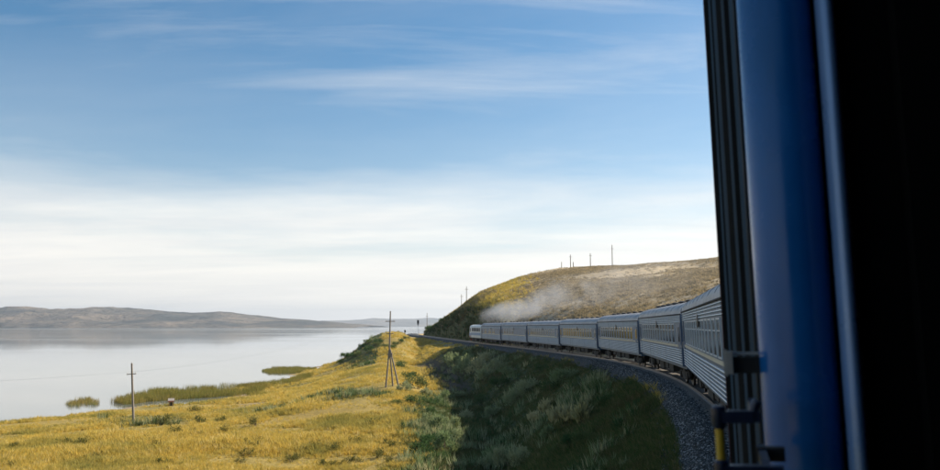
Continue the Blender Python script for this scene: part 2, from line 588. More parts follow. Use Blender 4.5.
def ground_z(x, y, full=False):
    shp = np.shape(x)
    x, y = np.asarray(x, float).ravel(), np.asarray(y, float).ravel()
    s, n = sn_of(x, y)
    zr = rail_z(s)
    # lake side: flat steppe rising gently from the shore
    ds = (x - np.interp(y, SHORE_Y, SHORE_X)) * 0.8
    ds = ds + 9 * fbm(x, y, 22, 4, 3) * np.clip(1 - np.abs(ds) / 60, 0, 1)
    field = np.where(ds > 0, 2.7 * (1 - np.exp(-np.maximum(ds, 0) / 42)), np.maximum(ds * 0.10, -4))
    field = field + np.clip(ds / 20, 0, 1) * 0.45 * fbm(x, y, 18, 4, 9)
    # old bank left between line and lake, ending in the bluff beyond the engine
    bh = np.interp(y, [70, 90, 108, 150, 200, 235, 265, 295, 330, 375, 420], [0, 0.6, 2.2, 2.9, 4.0, 7.2, 9.9, 9.9, 7.4, 5.0, 1.5])
    bx = np.interp(y, [70, 108, 200, 270, 340, 420], [-6, -11, -19, -25, -33, -40])
    wl_ = np.interp(y, [70, 110, 200, 270, 340], [12, 12, 13, 13, 11])
    wr_ = np.interp(y, [70, 110, 200, 270, 340], [6, 7, 9, 14, 15])
    dx = x - bx
    g = np.where(dx < 0, np.exp(-(np.abs(dx) / wl_) ** 2.4), np.exp(-(dx / wr_) ** 2))
    rough = 1 + 0.22 * fbm(x, y, 11, 4, 21)
    bank = bh * g * rough
    nat = field + bank * np.clip((ds + 2) / 10, 0, 1)
    # embankment on the lake side
    an = np.maximum(-n, 0)
    slope = np.interp(s, [0, 60, 130, 205, 320], [0.62, 0.62, 0.58, 0.20, 0.10])
    emb = zr - 0.85 - np.maximum(an - 2.5, 0) * slope - np.maximum(an - 9, 0) * 0.35 - np.maximum(an - 20, 0) * 0.6 + 0.35 * fbm(x, y, 6, 4, 5) * np.clip((an - 2.8) / 3, 0, 1)
    kk = 0.9
    # bare earth spur at the foot of the slope
    nat = nat + 1.7 * np.exp(-((n + 13.2) / 2.6) ** 2) * sstep(126, 142, s) * sstep(206, 190, s) * (1 + .3 * fbm(x, y, 5, 3, 15))
    hh = np.clip(0.5 + 0.5 * (emb - nat) / kk, 0, 1)
    left = nat + (emb - nat) * hh + kk * hh * (1 - hh)
    # hill on the other side
    ps = np.arctan2(x, y)
    r = np.hypot(x, y)
    fd = np.interp(ps, FOOT_A, FOOT_D)
    px = 470 + F_PX * np.tan(np.clip(ps, -1.2, 1.25))
    topy = np.interp(px, PXT, TOPY)
    run = np.interp(px, PXT, RUN)
    cut = np.interp(px, PXT, CUT)
    rd = fd + run
    zt = EYE + (326 - topy) * rd / F_PX / np.cos(np.clip(ps, -0.4, 0.4))
    zf = zr - 1.0
    u = np.clip((r - fd) / run, 0, 1.0)
    cutw = np.minimum(13.0, run * 0.7)
    cz = cut * sstep(0, 1, (r - fd) / cutw)
    cz = np.minimum(cz, np.maximum(zt - zf, 0))
    hill = zf + cz + (np.maximum(zt - zf, 0) - cz) * (1 - (1 - u) ** 1.35)
    over = np.maximum(r - rd, 0)
    hill = hill - 0.00022 * np.minimum(over, 250) ** 2 - np.clip(over - 250, 0, 1e9) * 0.02
    hill = np.maximum(hill, 4)
    hn = np.clip((r - fd) / 25, 0, 1)
    hill = hill + hn * (0.9 * fbm(x, y, 22, 5, 31) + 1.4 * fbm(x, y, 70, 3, 33) * np.clip(u, 0, 1))
    rightflat = zr - 1.0
    right = np.where(r > fd, hill, rightflat)
    # beyond the end of the hill the land falls away to the lake
    fall = np.clip((ds - 0) / 25, 0, 1)
    right = np.where(px < 425, zr - 1.0 - (1 - fall) * 6, right)
    right = np.where(ds < 0, np.minimum(right, field), right)
    bed = zr - 1.10
    z = np.where(n < -2.5, left, np.where(n > 5.0, right, bed))
    z = np.where((n <= -2.1) & (n >= -2.5), np.maximum(left, bed), z)
    z = np.where((s > 880) | (s < -58), np.where(x > np.interp(y, SHORE_Y, SHORE_X), np.maximum(right, 1), field), z)
    if not full:
        return z.reshape(shp)
    return z, s, n, ds, bank, u, px, r - fd


def gz(x, y):
    return float(ground_z(np.array([x]), np.array([y]))[0])


def seg(*parts):
    out = []
    for a, b, st in parts:
        out.append(np.arange(a, b, st))
    return np.concatenate(out)


gx = seg((-420, -130, 15), (-130, -62, 2.2), (-62, 36, 0.75), (36, 110, 2.0), (110, 220, 4), (220, 720, 25))
gx = np.concatenate([[-21800, -12000, -5000, -2000, -1000, -650], gx, [900, 1500, 3000, 8000, 15000, 21800]])
gy = seg((-60, 6, 3.0), (6, 22, 1.2), (22, 135, 0.75), (135, 225, 1.4), (225, 430, 1.3), (430, 1000, 15))
gy = np.concatenate([[-21800, -10000, -3000, -1000, -400, -160, -100], gy, [1200, 1600, 2500, 4500, 9000, 15000, 21800]])
GX, GY = np.meshgrid(gx, gy)
GZ, gs, gn, gds, gbank, gu, gpx, gfd = ground_z(GX, GY, True)
NX, NY = len(gx), len(gy)
gv = np.column_stack([GX.ravel(), GY.ravel(), GZ])
ii = np.arange(NX * NY).reshape(NY, NX)
gf = np.column_stack([ii[:-1, :-1].ravel(), ii[:-1, 1:].ravel(), ii[1:, 1:].ravel(), ii[1:, :-1].ravel()])
gme = bpy.data.meshes.new('ground')
gme.vertices.add(len(gv))
gme.vertices.foreach_set('co', gv.astype(np.float32).ravel())
gme.loops.add(len(gf) * 4)
gme.loops.foreach_set('vertex_index', gf.astype(np.int32).ravel())
gme.polygons.add(len(gf))
gme.polygons.foreach_set('loop_start', np.arange(0, len(gf) * 4, 4, dtype=np.int32))
gme.polygons.foreach_set('use_smooth', np.ones(len(gf), dtype=bool))
gme.update(calc_edges=True)


def cover_of(x, y, z, s, n, ds, bank, u, px, fd):
    """land cover: green scrub, bare soil, bleached hill grass, wet shore sand"""
    nz = fbm(x, y, 14, 4, 41)
    onemb = (n < -2.3) & (z > 1.0)
    edge = np.interp(y, [20, 60, 80, 100, 130, 170, 192, 204, 214, 260], [34, 19, 21, 22, 17, 15, 10, 4, -2, -4]) + 3.0 * nz
    green = np.where(onemb, sstep(2.5, -2.5, -n - edge), 0)
    green = np.maximum(green, np.where(n < -6, 0.85 * sstep(0.18, 0.55, fbm(x, y, 20, 4, 51)) * (ds > 6), 0))
    # left flank of the bluff carries dark scrub
    bx = np.interp(y, [70, 108, 200, 270, 340, 420], [-6, -11, -19, -25, -33, -40])
    green = np.maximum(green, np.where((y > 190) & (x < bx - 3) & (n < -5) & (ds > 1), sstep(1.2, 3.5, bank) * 0.95, 0))
    green = np.maximum(green, np.where((fd > 0) & (fd < 11) & (px > 418) & (px < 500), 0.9, 0))
    soil = np.zeros_like(x)
    # bare cut of the gully and a bare patch lower on the slope
    soil = np.maximum(soil, 1.25 * np.exp(-((n + 13.0) / 2.4) ** 4) * sstep(130, 142, s) * sstep(205, 192, s))
    soil = np.maximum(soil, np.exp(-(((x - 2.2) / 2.2) ** 2 + ((y - 62) / 6.5) ** 2)) * 1.1)
    soil = np.maximum(soil, np.where((n < -2.3) & (n > -2.9), 0.5, 0))
    soil = np.clip(soil + 0.25 * nz * (soil > 0.1), 0, 1)
    hill = np.where(n > 5, sstep(475, 545, px + 25 * nz), 0)
    hill = np.where((n > 5) & (px < 425), 0.3, hill)
    hill = np.where(np.abs(n) <= 5, 0.5, hill)
    wet = sstep(2.2, 0.2, ds + 0.8 * nz) * (n < -6)
    sandy = np.exp(-(((x + 44.5) / 5.0) ** 2 + ((y - 126) / 3.2) ** 2)) + np.exp(-(((x + 33) / 4.0) ** 2 + ((y - 135) / 2.5) ** 2)) * 0.7
    wet = np.clip(np.maximum(wet, sandy), 0, 1)
    return np.clip(green, 0, 1), soil, np.clip(hill, 0, 1), wet


cg, cs, ch, cw = cover_of(GX.ravel(), GY.ravel(), GZ, gs, gn, gds, gbank, gu, gpx, gfd)
ca = gme.color_attributes.new('cover', 'FLOAT_COLOR', 'POINT')
ca.data.foreach_set('color', np.column_stack([cg, cs, ch, np.ones_like(cg)]).astype(np.float32).ravel())
wa = gme.attributes.new('wet', 'FLOAT', 'POINT')
wa.data.foreach_set('value', cw.astype(np.float32))
ground = tag(link_obj('ground', gme, M['ground']), kind='structure')

# ------------------------------------------------------------------ lake
t = NT('lake_water')
wp = t.pos()
h1 = t.noise(0.10, 4, 0.6, t.pos((1, 0.35, 1)))
h2 = t.noise(1.6, 3, 0.6, t.pos((1, 0.6, 1)))
hb = t.math('ADD', t.math('MULTIPLY', h1, 1.0), t.math('MULTIPLY', h2, 0.10))
calm = t.ramp(t.noise(0.004, 4, 0.6, t.pos((0.4, 1.2, 1))), [(0.42, 0.035), (0.6, 0.065)])
dd = t.node('ShaderNodeSeparateXYZ', {'Vector': wp}).outputs[1]
calm = t.math('ADD', calm, t.ramp(t.math('DIVIDE', dd, 5200.0), [(0.35, 0.0), (0.85, 0.05)]))
M['water'] = t.surf((0.12, 0.145, 0.155), calm, 0.0, t.bump(hb, 0.05, 0.15), 0.5, IOR=1.333)
wm = MB()
wm.add([(-21900, -21900, 0), (21900, -21900, 0), (21900, 21900, 0), (-21900, 21900, 0)], [(0, 1, 2, 3)])
lake = tag(wm.build('lake', M['water']), 'calm pale grey lake mirroring the hazy sky', None, None, 'structure')

# ------------------------------------------------------------------ far hills across the lake


def far_range(name, label, pxs, tops, dist, depth, seed, mat, nx=220, ny=34):
    px = np.linspace(pxs[0], pxs[-1], nx)
    top = np.interp(px, pxs, tops)
    vs, fs = [], []
    for j in range(ny):
        v = j / (ny - 1)
        yy = dist + depth * v
        xx = (px - 470) / F_PX * (dist + depth * 0.45)
        prof = np.interp(v, [0, 0.06, 0.2, 0.45, 0.75, 1], [-0.03, 0.10, 0.42, 1.0, 0.7, 0.1])
        Hh = (326 - top) / F_PX * (dist + depth * 0.45) + EYE
        nz = fbm(xx, np.full_like(xx, yy * 1.0), dist * 0.10, 5, seed, 0.55)
        zz = Hh * prof * (1 + 0.55 * nz * (1 - abs(v - 0.45) * 0.6)) * (0.92 if v > 0.3 else 1.0)
        zz = np.where(prof < 0, -6, zz)
        for i in range(nx):
            vs.append((xx[i], yy, zz[i]))
    for j in range(ny - 1):
        for i in range(nx - 1):
            a = j * nx + i
            fs.append((a, a + 1, a + nx + 1, a + nx))
    b = MB().add(vs, fs)
    o = b.build(name, mat, None, True)
    return tag(o, label, None, None, 'structure')


t = NT('far_hill_steppe')
p = t.pos()
band = t.noise(0.0022, 6, 0.62, p)
c = t.mix(t.ramp(band, [(0.4, 0), (0.62, 1)]), (0.05, 0.058, 0.06), (0.185, 0.155, 0.125))
c = t.mix(t.ramp(t.noise(0.009, 5, 0.65, p), [(0.5, 0), (0.7, 0.8)]), c, (0.045, 0.055, 0.045))
M['far_hill'] = t.surf(c, 0.95, 0, t.bump(t.noise(0.006, 5, 0.6, p), 1.0, 60.0), 0.1)
far_range('hills', 'long low brown hills across the lake under haze',
          [-420, -200, -60, 0, 30, 55, 85, 110, 135, 165, 195, 235, 275, 310, 345, 372],
          [310, 304, 309, 309, 305.5, 303, 304, 302.5, 306, 311, 312, 313, 318, 318.5, 322, 325.6],
          5200, 2600, 61, M['far_hill'])
far_range('hills', 'faint blue hills on the horizon behind the bluff',
          [300, 325, 350, 372, 395, 430, 470, 520, 600, 800],
          [324.5, 320.5, 319, 317.5, 318.5, 317.5, 317, 318, 316, 318],
          14500, 3500, 77, M['far_hill'], 120, 24)

# ------------------------------------------------------------------ ballast, sleepers, rails
bs = np.concatenate([np.arange(-40, 130, 0.8), np.arange(130, 470, 2.0)])
prof = [(-2.75, -1.0), (-2.5, -0.80), (-2.2, -0.55), (-1.95, -0.34), (-1.7, -0.24), (-1.5, -0.20), (0, -0.21), (1.6, -0.20), (2.2, -0.25), (3.2, -0.68), (4.1, -1.12)]
vs, fs = [], []
for s_ in bs:
    x0, y0 = track_pt(s_, 0)
    h_ = np.interp(s_, SS, HH)
    for (n_, dz) in prof:
        j = 0.10 * fbm(np.array([s_ * 1.0]), np.array([n_ * 3.0]), 1.7, 3, 88)[0] if abs(n_) > 2 else 0
        jn = 0.4 * fbm(np.array([s_]), np.array([n_]), 5, 3, 90)[0] if abs(n_) > 2.1 else 0
        vs.append((x0 + (n_ + jn) * math.cos(h_), y0 - (n_ + jn) * math.sin(h_), float(rail_z(s_)) + dz + j))
q = len(prof)
for i in range(len(bs) - 1):
    for k in range(q - 1):
        fs.append((i * q + k, i * q + k + 1, (i + 1) * q + k + 1, (i + 1) * q + k))
ballast = tag(MB().add(vs, fs).build('ballast_bed', M['ballast'], None, True), 'grey broken stone bed under the railway line', None, None, 'structure')

track = tag(empty('railway_track', (*track_pt(0), float(rail_z(0)))), 'single railway track curving left round the foot of the hill', 'railway track')
track_inv = Vector(track.location)


def sweep_rail(n0):
    b = MB()
    pr = [(-0.075, -0.18), (0.075, -0.18), (0.012, -0.15), (0.012, -0.05), (0.037, -0.04), (0.037, 0.0), (-0.037, 0.0), (-0.037, -0.04), (-0.012, -0.05), (-0.012, -0.15)]
    sl = np.concatenate([np.arange(-30, 240, 2.0), np.arange(240, 460, 2.0)])
    vs, fs = [], []
    for s_ in sl:
        x0, y0 = track_pt(s_, n0)
        h_ = float(np.interp(s_, SS, HH))
        z_ = float(rail_z(s_))
        for (u_, w_) in pr:
            vs.append((x0 + u_ * math.cos(h_) - track_inv.x, y0 - u_ * math.sin(h_) - track_inv.y, z_ + w_ - track_inv.z))
    m_ = len(pr)
    for i in range(len(sl) - 1):
        for k in range(m_):
            fs.append((i * m_ + k, i * m_ + (k + 1) % m_, (i + 1) * m_ + (k + 1) % m_, (i + 1) * m_ + k))
    return b.add(vs, fs)


for n0 in (-0.80, 0.80):
    sweep_rail(n0).build('rail', M['rail'], track)
sb = MB()
sb.extrude_x([(-0.14, -0.20), (0.14, -0.20), (0.12, 0.0), (-0.12, 0.0)], -1.35, 1.35)
slp = sb.mesh('sleeper', M['sleeper'])
sleeper_s = list(np.arange(12, 190, 0.62)) + list(np.arange(208, 214, 0.62))
for s_ in sleeper_s[:296]:
    o = link_obj('sleeper', slp, None, track)
    x0, y0 = track_pt(s_)
    o.location = (x0 - track_inv.x, y0 - track_inv.y, float(rail_z(s_)) - 0.165 - track_inv.z)
    o.rotation_euler = (0, 0, -float(np.interp(s_, SS, HH)) + random.uniform(-.01, .01))
rest = MB()
for s_ in list(np.arange(214.3, 400, 0.62)):
    x0, y0 = track_pt(s_)
    c_, w_ = math.cos(-float(np.interp(s_, SS, HH))), math.sin(-float(np.interp(s_, SS, HH)))
    P = [(-1.35, -.14), (1.35, -.14), (1.35, .14), (-1.35, .14)]
    z_ = float(rail_z(s_)) - track_inv.z
    rest.add([(x0 + a * c_ - b * w_ - track_inv.x, y0 + a * w_ + b * c_ - track_inv.y, z_ - 0.36) for a, b in P] +
             [(x0 + a * c_ - b * w_ - track_inv.x, y0 + a * w_ + b * c_ - track_inv.y, z_ - 0.165) for a, b in P],
             [(4, 5, 6, 7), (0, 1, 5, 4), (1, 2, 6, 5), (2, 3, 7, 6), (3, 0, 4, 7)])
tag(rest.build('sleeper', M['sleeper'], track), kind='stuff')

# ------------------------------------------------------------------ coaches
BODY_L = 23.7
SIDE_Y = HALF_W
EAVE, SKIRT, ROOF = 3.76, 1.12, 4.46


def roof_profile(n=14, inset=0.0):
    pts = []
    for i in range(n + 1):
        a = math.pi * i / n
        yy = math.cos(a)
        zz = math.sin(a)
        yy = math.copysign(abs(yy) ** 0.78, yy) * (SIDE_Y + 0.012 - inset)
        pts.append((yy, EAVE + (ROOF - EAVE) * zz ** 0.85 - inset))
    return pts


def half_round(w, d, n=5):
    """rib section: (out, up)"""
    return [(d * math.sin(math.pi * i / (n - 1)), -w / 2 * math.cos(math.pi * i / (n - 1))) for i in range(n)]


WIN_X = [-8.7 + i * 1.45 for i in range(13)]
WIN_W, WIN_Z0, WIN_Z1 = 1.02, 2.28, 3.24
RIB_UP = [3.36 + 0.10 * i for i in range(4)]
RIB_LO = [1.23 + 0.118 * i for i in range(7)]

# shared meshes
ME = {}


def me_body():
    b = MB()
    prof = [(-SIDE_Y, SKIRT), (SIDE_Y, SKIRT), (SIDE_Y, EAVE), (SIDE_Y - .05, EAVE + .02), (-SIDE_Y + .05, EAVE + .02), (-SIDE_Y, EAVE)]
    b.extrude_x(prof, -BODY_L / 2, BODY_L / 2)
    b.box(-BODY_L / 2 + .02, BODY_L / 2 - .02, -1.40, 1.40, 0.98, SKIRT + .01)
    return b.mesh('body', M['coach_blue'])


def me_roof():
    b = MB()
    rp = roof_profile()
    b.extrude_x(rp, -BODY_L / 2 - .01, BODY_L / 2 + .01)
    # shallow seams between the roof sheets
    for k in range(9):
        x = -BODY_L / 2 + 1.3 + k * (BODY_L - 2.6) / 8
        ro = [(y * 1.006, z + 0.012) for y, z in rp[1:-1]]
        b.extrude_x(ro, x - .03, x + .03)
    return b.mesh('roof', M['coach_roof'], 35)


def rib_mesh(w, d, L):
    b = MB()
    b.extrude_x([(-.004, -w / 2)] + [(o, u) for o, u in half_round(w, d)] + [(-.004, w / 2)], -L / 2, L / 2)
    return b.mesh('rib', M['coach_rib'], 40)


def ring(w, h, tk, d0, d1):
    """rectangular frame in the x/z plane, from y=d0 to y=d1, centred on 0"""
    b = MB()
    b.box(-w / 2 - tk, w / 2 + tk, d0, d1, h / 2, h / 2 + tk)
    b.box(-w / 2 - tk, w / 2 + tk, d0, d1, -h / 2 - tk, -h / 2)
    b.box(-w / 2 - tk, -w / 2, d0, d1, -h / 2, h / 2)
    b.box(w / 2, w / 2 + tk, d0, d1, -h / 2, h / 2)
    b.box(-w / 2, w / 2, d0, d1 - .012, h * .18, h * .18 + .035)
    return b


def me_bogie():
    b = MB()
    for sy in (-1, 1):
        b.box(-1.75, 1.75, sy * 1.02 - .07, sy * 1.02 + .07, .52, .72)
        b.box(-.55, .55, sy * 1.02 - .09, sy * 1.02 + .09, .30, .55)
        for ax in (-1.2, 1.2):
            b.box(ax - .22, ax + .22, sy * 1.02 - .13, sy * 1.02 + .13, .34, .68)
            for k in (-.28, .28):
                b.tube([(ax + k, sy * 1.02, .45), (ax + k, sy * 1.02, .82)], .08, 8)
    b.box(-.35, .35, -1.1, 1.1, .55, .98)
    return b.mesh('bogie', M['under_dark'])


def me_wheel():
    b = MB()
    n = 20
    for sy in (-1, 1):
        prof = [(0.0, .07), (.14, .07), (.36, .035), (.40, .05), (.475, .05), (.475, -.05), (.40, -.05), (.36, -.02), (.14, -.05), (0, -.05)]
        rings = []
        base = len(b.v)
        vv, ff = [], []
        for k in range(n):
            a = 2 * math.pi * k / n
            for (r_, o_) in prof:
                vv.append((r_ * math.cos(a), sy * (.80 + o_), .475 + r_ * math.sin(a)))
        m_ = len(prof)
        for k in range(n):
            for j in range(m_ - 1):
                ff.append((k * m_ + j, k * m_ + j + 1, ((k + 1) % n) * m_ + j + 1, ((k + 1) % n) * m_ + j))
        b.add(vv, ff)
    b.tube([(0, -.78, .475), (0, .78, .475)], .08, 10)
    return b.mesh('wheel', M['wheel'], 40)


def me_gear():
    b = MB()
    for (x0, x1, z0, z1) in ((-4.6, -2.6, .48, 1.0), (-2.2, -.6, .55, 1.0), (.1, 2.4, .42, 1.0), (2.9, 4.4, .6, 1.0)):
        for sy in (-1, 1):
            b.box(x0, x1, sy * .75 - .42, sy * .75 + .42, z0, z1)
    b.tube([(-5.5, .3, .85), (5.5, .3, .85)], .09, 8)
    b.tube([(-1.5, -.3, .62), (1.2, -.3, .62)], .22, 10)
    return b.mesh('equipment_box', M['under_dark'])


def me_gangway():
    b = MB()
    for k in range(4):
        x = k * .1
        g = .0 if k % 2 else .05
        b.box(x, x + .1, -.78 - g, .78 + g, 1.25, 3.50 + g)
    b.box(-.02, .03, -.95, .95, 1.18, 3.64)
    return b.mesh('gangway', M['bellows'])


def me_vent():
    b = MB()
    n = 10
    prof = [(.16, -.06), (.16, .06), (.24, .07), (.24, .13), (.10, .18), (0, .185)]
    vv, ff = [], []
    for k in range(n):
        a = 2 * math.pi * k / n
        for (r_, z_) in prof:
            vv.append((r_ * math.cos(a) * 1.3, r_ * math.sin(a), z_))
    m_ = len(prof)
    for k in range(n):
        for j in range(m_ - 1):
            ff.append((k * m_ + j, ((k + 1) % n) * m_ + j, ((k + 1) % n) * m_ + j + 1, k * m_ + j + 1))
    b.add(vv, ff)
    return b.mesh('roof_vent', M['black_iron'], 40)


def me_chimney():
    b = MB()
    b.tube([(0, 0, -.12), (0, 0, .14)], [.15, .13], 10)
    b.tube([(0, 0, .14), (0, 0, .18), (0, 0, .24)], [.13, .24, .20], 10)
    b.box(-.62, -.28, -.22, .22, -.1, .12)
    return b.mesh('chimney', M['black_iron'], 40)


def me_emblem():
    b = MB()
    n = 14
    pr = []
    for k in range(n):
        a = 2 * math.pi * k / n
        r_ = 1 + .12 * math.cos(2 * a) - .10 * math.sin(3 * a)
        pr.append((.20 * r_ * math.cos(a), .25 * r_ * math.sin(a)))
    b.add([(x, 0, z) for x, z in pr] + [(x, .03, z) for x, z in pr] + [(x * .7, .045, z * .7) for x, z in pr],
          [tuple(range(n))] + [(i, (i + 1) % n, n + (i + 1) % n, n + i) for i in range(n)] +
          [(n + i, n + (i + 1) % n, 2 * n + (i + 1) % n, 2 * n + i) for i in range(n)] + [tuple(range(2 * n, 3 * n))])
    return b.mesh('emblem', M['emblem'])


def box_mesh(name, mat, *dims):
    return MB().box(*dims).mesh(name, mat)


ME['body'] = me_body()
ME['roof'] = me_roof()
ME['rib'] = rib_mesh(.055, .04, BODY_L - .5)
ME['rib_wide'] = rib_mesh(.064, .048, BODY_L - .5)
ME['frame'] = ring(WIN_W, WIN_Z1 - WIN_Z0, .045, -.01, .03).mesh('window', M['frame_pale'])
ME['pane'] = box_mesh('pane', M['glass'], -WIN_W / 2 - .005, WIN_W / 2 + .005, -.012, .008, -(WIN_Z1 - WIN_Z0) / 2 - .005, (WIN_Z1 - WIN_Z0) / 2 + .005)
ME['stripe'] = box_mesh('stripe', M['coach_stripe'], -BODY_L / 2 + .3, BODY_L / 2 - .3, -.01, .022, -.055, .055)
ME['gutter'] = MB().extrude_x([(0, -.03), (.05, -.03), (.06, .0), (.05, .02), (0, .04)], -BODY_L / 2, BODY_L / 2).mesh('gutter', M['under_dark'])
ME['post'] = box_mesh('corner_post', M['coach_blue'], -.09, .09, -.02, .035, SKIRT, EAVE)
ME['bogie'] = me_bogie()
ME['wheel'] = me_wheel()
ME['gear'] = me_gear()
ME['gangway'] = me_gangway()
ME['vent'] = me_vent()
ME['chimney'] = me_chimney()
ME['emblem'] = me_emblem()
ME['door'] = MB().box(-.42, .42, -.02, .018, 1.2, 3.3).mesh('door', M['coach_blue'])
ME['door_pane'] = box_mesh('pane', M['glass'], -.27, .27, .012, .026, 2.35, 3.1)
ME['door_handle'] = MB().tube([(.34, .02, 2.0), (.34, .06, 2.0), (.34, .06, 2.3), (.34, .02, 2.3)], .014, 6).mesh('handle', M['chrome'])


def fit_part(name, key, parent, loc=(0, 0, 0), rz=0.0):
    o = link_obj(name, ME[key], None, parent)
    o.location = loc
    if rz:
        o.rotation_euler = (0, 0, rz)
    return o


def running_gear(root, centres, gear=True):
    for bx_ in centres:
        bg_ = fit_part('bogie', 'bogie', root, (bx_, 0, 0))
        for ax in (-1.2, 1.2):
            fit_part('wheel', 'wheel', bg_, (ax, 0, 0))
    if gear:
        fit_part('equipment_box', 'gear', root)


def make_coach(origin, hd, cant, label, windows=13, blank=()):
    root = empty('passenger_coach', origin, (-cant, 0, math.pi / 2 - hd))
    tag(root, label, 'train coach', 'ribbed blue coaches of the train ahead')
    fit_part('body', 'body', root)
    fit_part('roof', 'roof', root)
    fit_part('gutter', 'gutter', root, (0, SIDE_Y + .005, EAVE - .005))
    for z_ in RIB_UP:
        fit_part('rib', 'rib', root, (0, SIDE_Y, z_))
    for z_ in RIB_LO:
        fit_part('rib', 'rib_wide', root, (0, SIDE_Y, z_))
    fit_part('stripe', 'stripe', root, (0, SIDE_Y, 2.13))
    for i, x_ in enumerate(WIN_X):
        if i in blank:
            continue
        w_ = fit_part('window', 'frame', root, (x_, SIDE_Y, (WIN_Z0 + WIN_Z1) / 2))
        fit_part('pane', 'pane', w_, (0, .004, 0))
    for e in (-1, 1):
        d_ = fit_part('door', 'door', root, (e * 11.0, SIDE_Y, 0))
        d_.location.y += .012
        fit_part('pane', 'door_pane', d_)
        fit_part('handle', 'door_handle', d_)
        fit_part('corner_post', 'post', root, (e * (BODY_L / 2 - .1), SIDE_Y + .003, 0))
        fit_part('gangway', 'gangway', root, (e * BODY_L / 2, 0, 0), 0 if e > 0 else math.pi)
    fit_part('emblem', 'emblem', root, (-.8, SIDE_Y + .03, 3.24))
    for x_ in (-7.5, -4.6, -1.5, 1.5, 4.6, 7.5):
        fit_part('roof_vent', 'vent', root, (x_, .42, ROOF - .05))
    fit_part('chimney', 'chimney', root, (-BODY_L / 2 + 1.0, .35, ROOF - .04))
    running_gear(root, (-8.5, 8.5))
    return root


fw = lambda h: Vector((math.sin(h), math.cos(h), 0))
rt = lambda h: Vector((math.cos(h), -math.sin(h), 0))
own_left = Vector((0, 0, 0)) + rt(TH0) * 0.13
node_pt = own_left + fw(TH0) * S1
ORD = ['nearest of the seven ahead of the open door', 'second ahead of the open door, dark blue windows',
       'third ahead of the open door, bright warm windows', 'fourth ahead of the open door', 'third behind the locomotive',
       'second behind the locomotive', 'coupled right behind the locomotive, under the smoke']
cants = [2.2, 2.2, 2.0, 1.6, 1.0, .5, .2, 0]
for i in range(7):
    a_, b_ = node_pt, node_pt + fw(HD[i]) * CAR_L
    mid = (a_ + b_) / 2 + rt(HD[i]) * (HALF_W + 2.8 * math.sin(R(cants[i])) * 0.9)
    s_mid = S1 + CAR_L * (i + .5)
    blank = {6: (0, 1, 2, 5, 8, 9, 12), 5: (0, 1, 2, 3, 4, 5)}.get(i, ())
    make_coach((mid.x, mid.y, float(rail_z(s_mid))), HD[i], R(cants[i]), 'blue ribbed passenger coach, ' + ORD[i], 13, blank)
    node_pt = b_

# ------------------------------------------------------------------ locomotive
lmid = node_pt + fw(HD[7]) * 9.9 + rt(HD[7]) * HALF_W
loco = tag(empty('locomotive', (lmid.x, lmid.y, float(rail_z(220))), (0, 0, math.pi / 2 - HD[7])),
           'pale diesel locomotive at the head of the train', 'locomotive')
LL = 17.6
b = MB()
side = [(-1.5, 1.15), (1.5, 1.15), (1.5, 3.6), (1.25, 3.98), (.6, 4.15), (-.6, 4.15), (-1.25, 3.98), (-1.5, 3.6)]
b.extrude_x(side, -LL / 2, LL / 2 - 3.0)
b.build('body', M['loco_pale'], loco)
b = MB()                                                   # cab with raked nose
n_ = len(side)
x0, x1 = LL / 2 - 3.0, LL / 2
vv = [(x0, y, z) for y, z in side] + [(x1 - max(0, (z - 2.5)) * .42, y * .97, z) for y, z in side]
b.add(vv, [(i, (i + 1) % n_, n_ + (i + 1) % n_, n_ + i) for i in range(n_)] + [tuple(reversed(range(n_))), tuple(range(n_, 2 * n_))])
cabo = b.build('cab', M['loco_pale'], loco)
for sy in (-1, 1):
    w_ = MB().box(LL / 2 - 2.3, LL / 2 - 1.3, sy * 1.5 - .03, sy * 1.5 + .03, 2.5, 3.35).build('window', M['glass'], cabo)
    MB().box(LL / 2 - .98, LL / 2 - .2, sy * .72 - .55, sy * .72 + .55, 2.75, 3.35).build('windscreen', M['glass'], cabo)
    MB().tube([(LL / 2 - .1, sy * 1.1, 1.7), (LL / 2 + .08, sy * 1.1, 1.7)], .14, 12).build('headlight', M['porcelain'], cabo)
MB().box(-LL / 2 + .3, LL / 2 - 3.2, 1.495, 1.525, 1.7, 2.3).build('stripe', M['loco_blue'], loco)
MB().box(LL / 2 - 2.9, LL / 2 - .15, 1.49, 1.53, 1.5, 2.2).build('stripe', M['loco_blue'], loco)
MB().box(LL / 2 - 2.9, LL / 2 - .15, 1.49, 1.527, 1.25, 1.45).build('stripe', M['loco_red'], loco)
for k in range(6):
    MB().box(-LL / 2 + 1 + k * 2.1, -LL / 2 + 2.5 + k * 2.1, 1.495, 1.53, 2.6, 3.4).build('grille', M['under_dark'], loco)
MB().box(-2.2, .4, -.5, .5, 4.1, 4.42).build('exhaust_stack', M['black_iron'], loco)
MB().box(-6.8, -4.2, -.9, .9, 4.08, 4.3).build('roof_fan_housing', M['black_iron'], loco)
MB().box(-LL / 2 + .1, LL / 2 - .1, -1.35, 1.35, .95, 1.17).build('underframe', M['under_dark'], loco)
MB().box(-1.8, 1.8, -1.3, 1.3, .35, .96).build('fuel_tank', M['under_dark'], loco)
MB().box(LL / 2 - .1, LL / 2 + .25, -1.2, 1.2, .3, .8).build('snow_plough', M['loco_red'], loco)
running_gear(loco, (-5.4, 5.4), False)
# front end of the train is the far end from here; its tail couples to the first coach

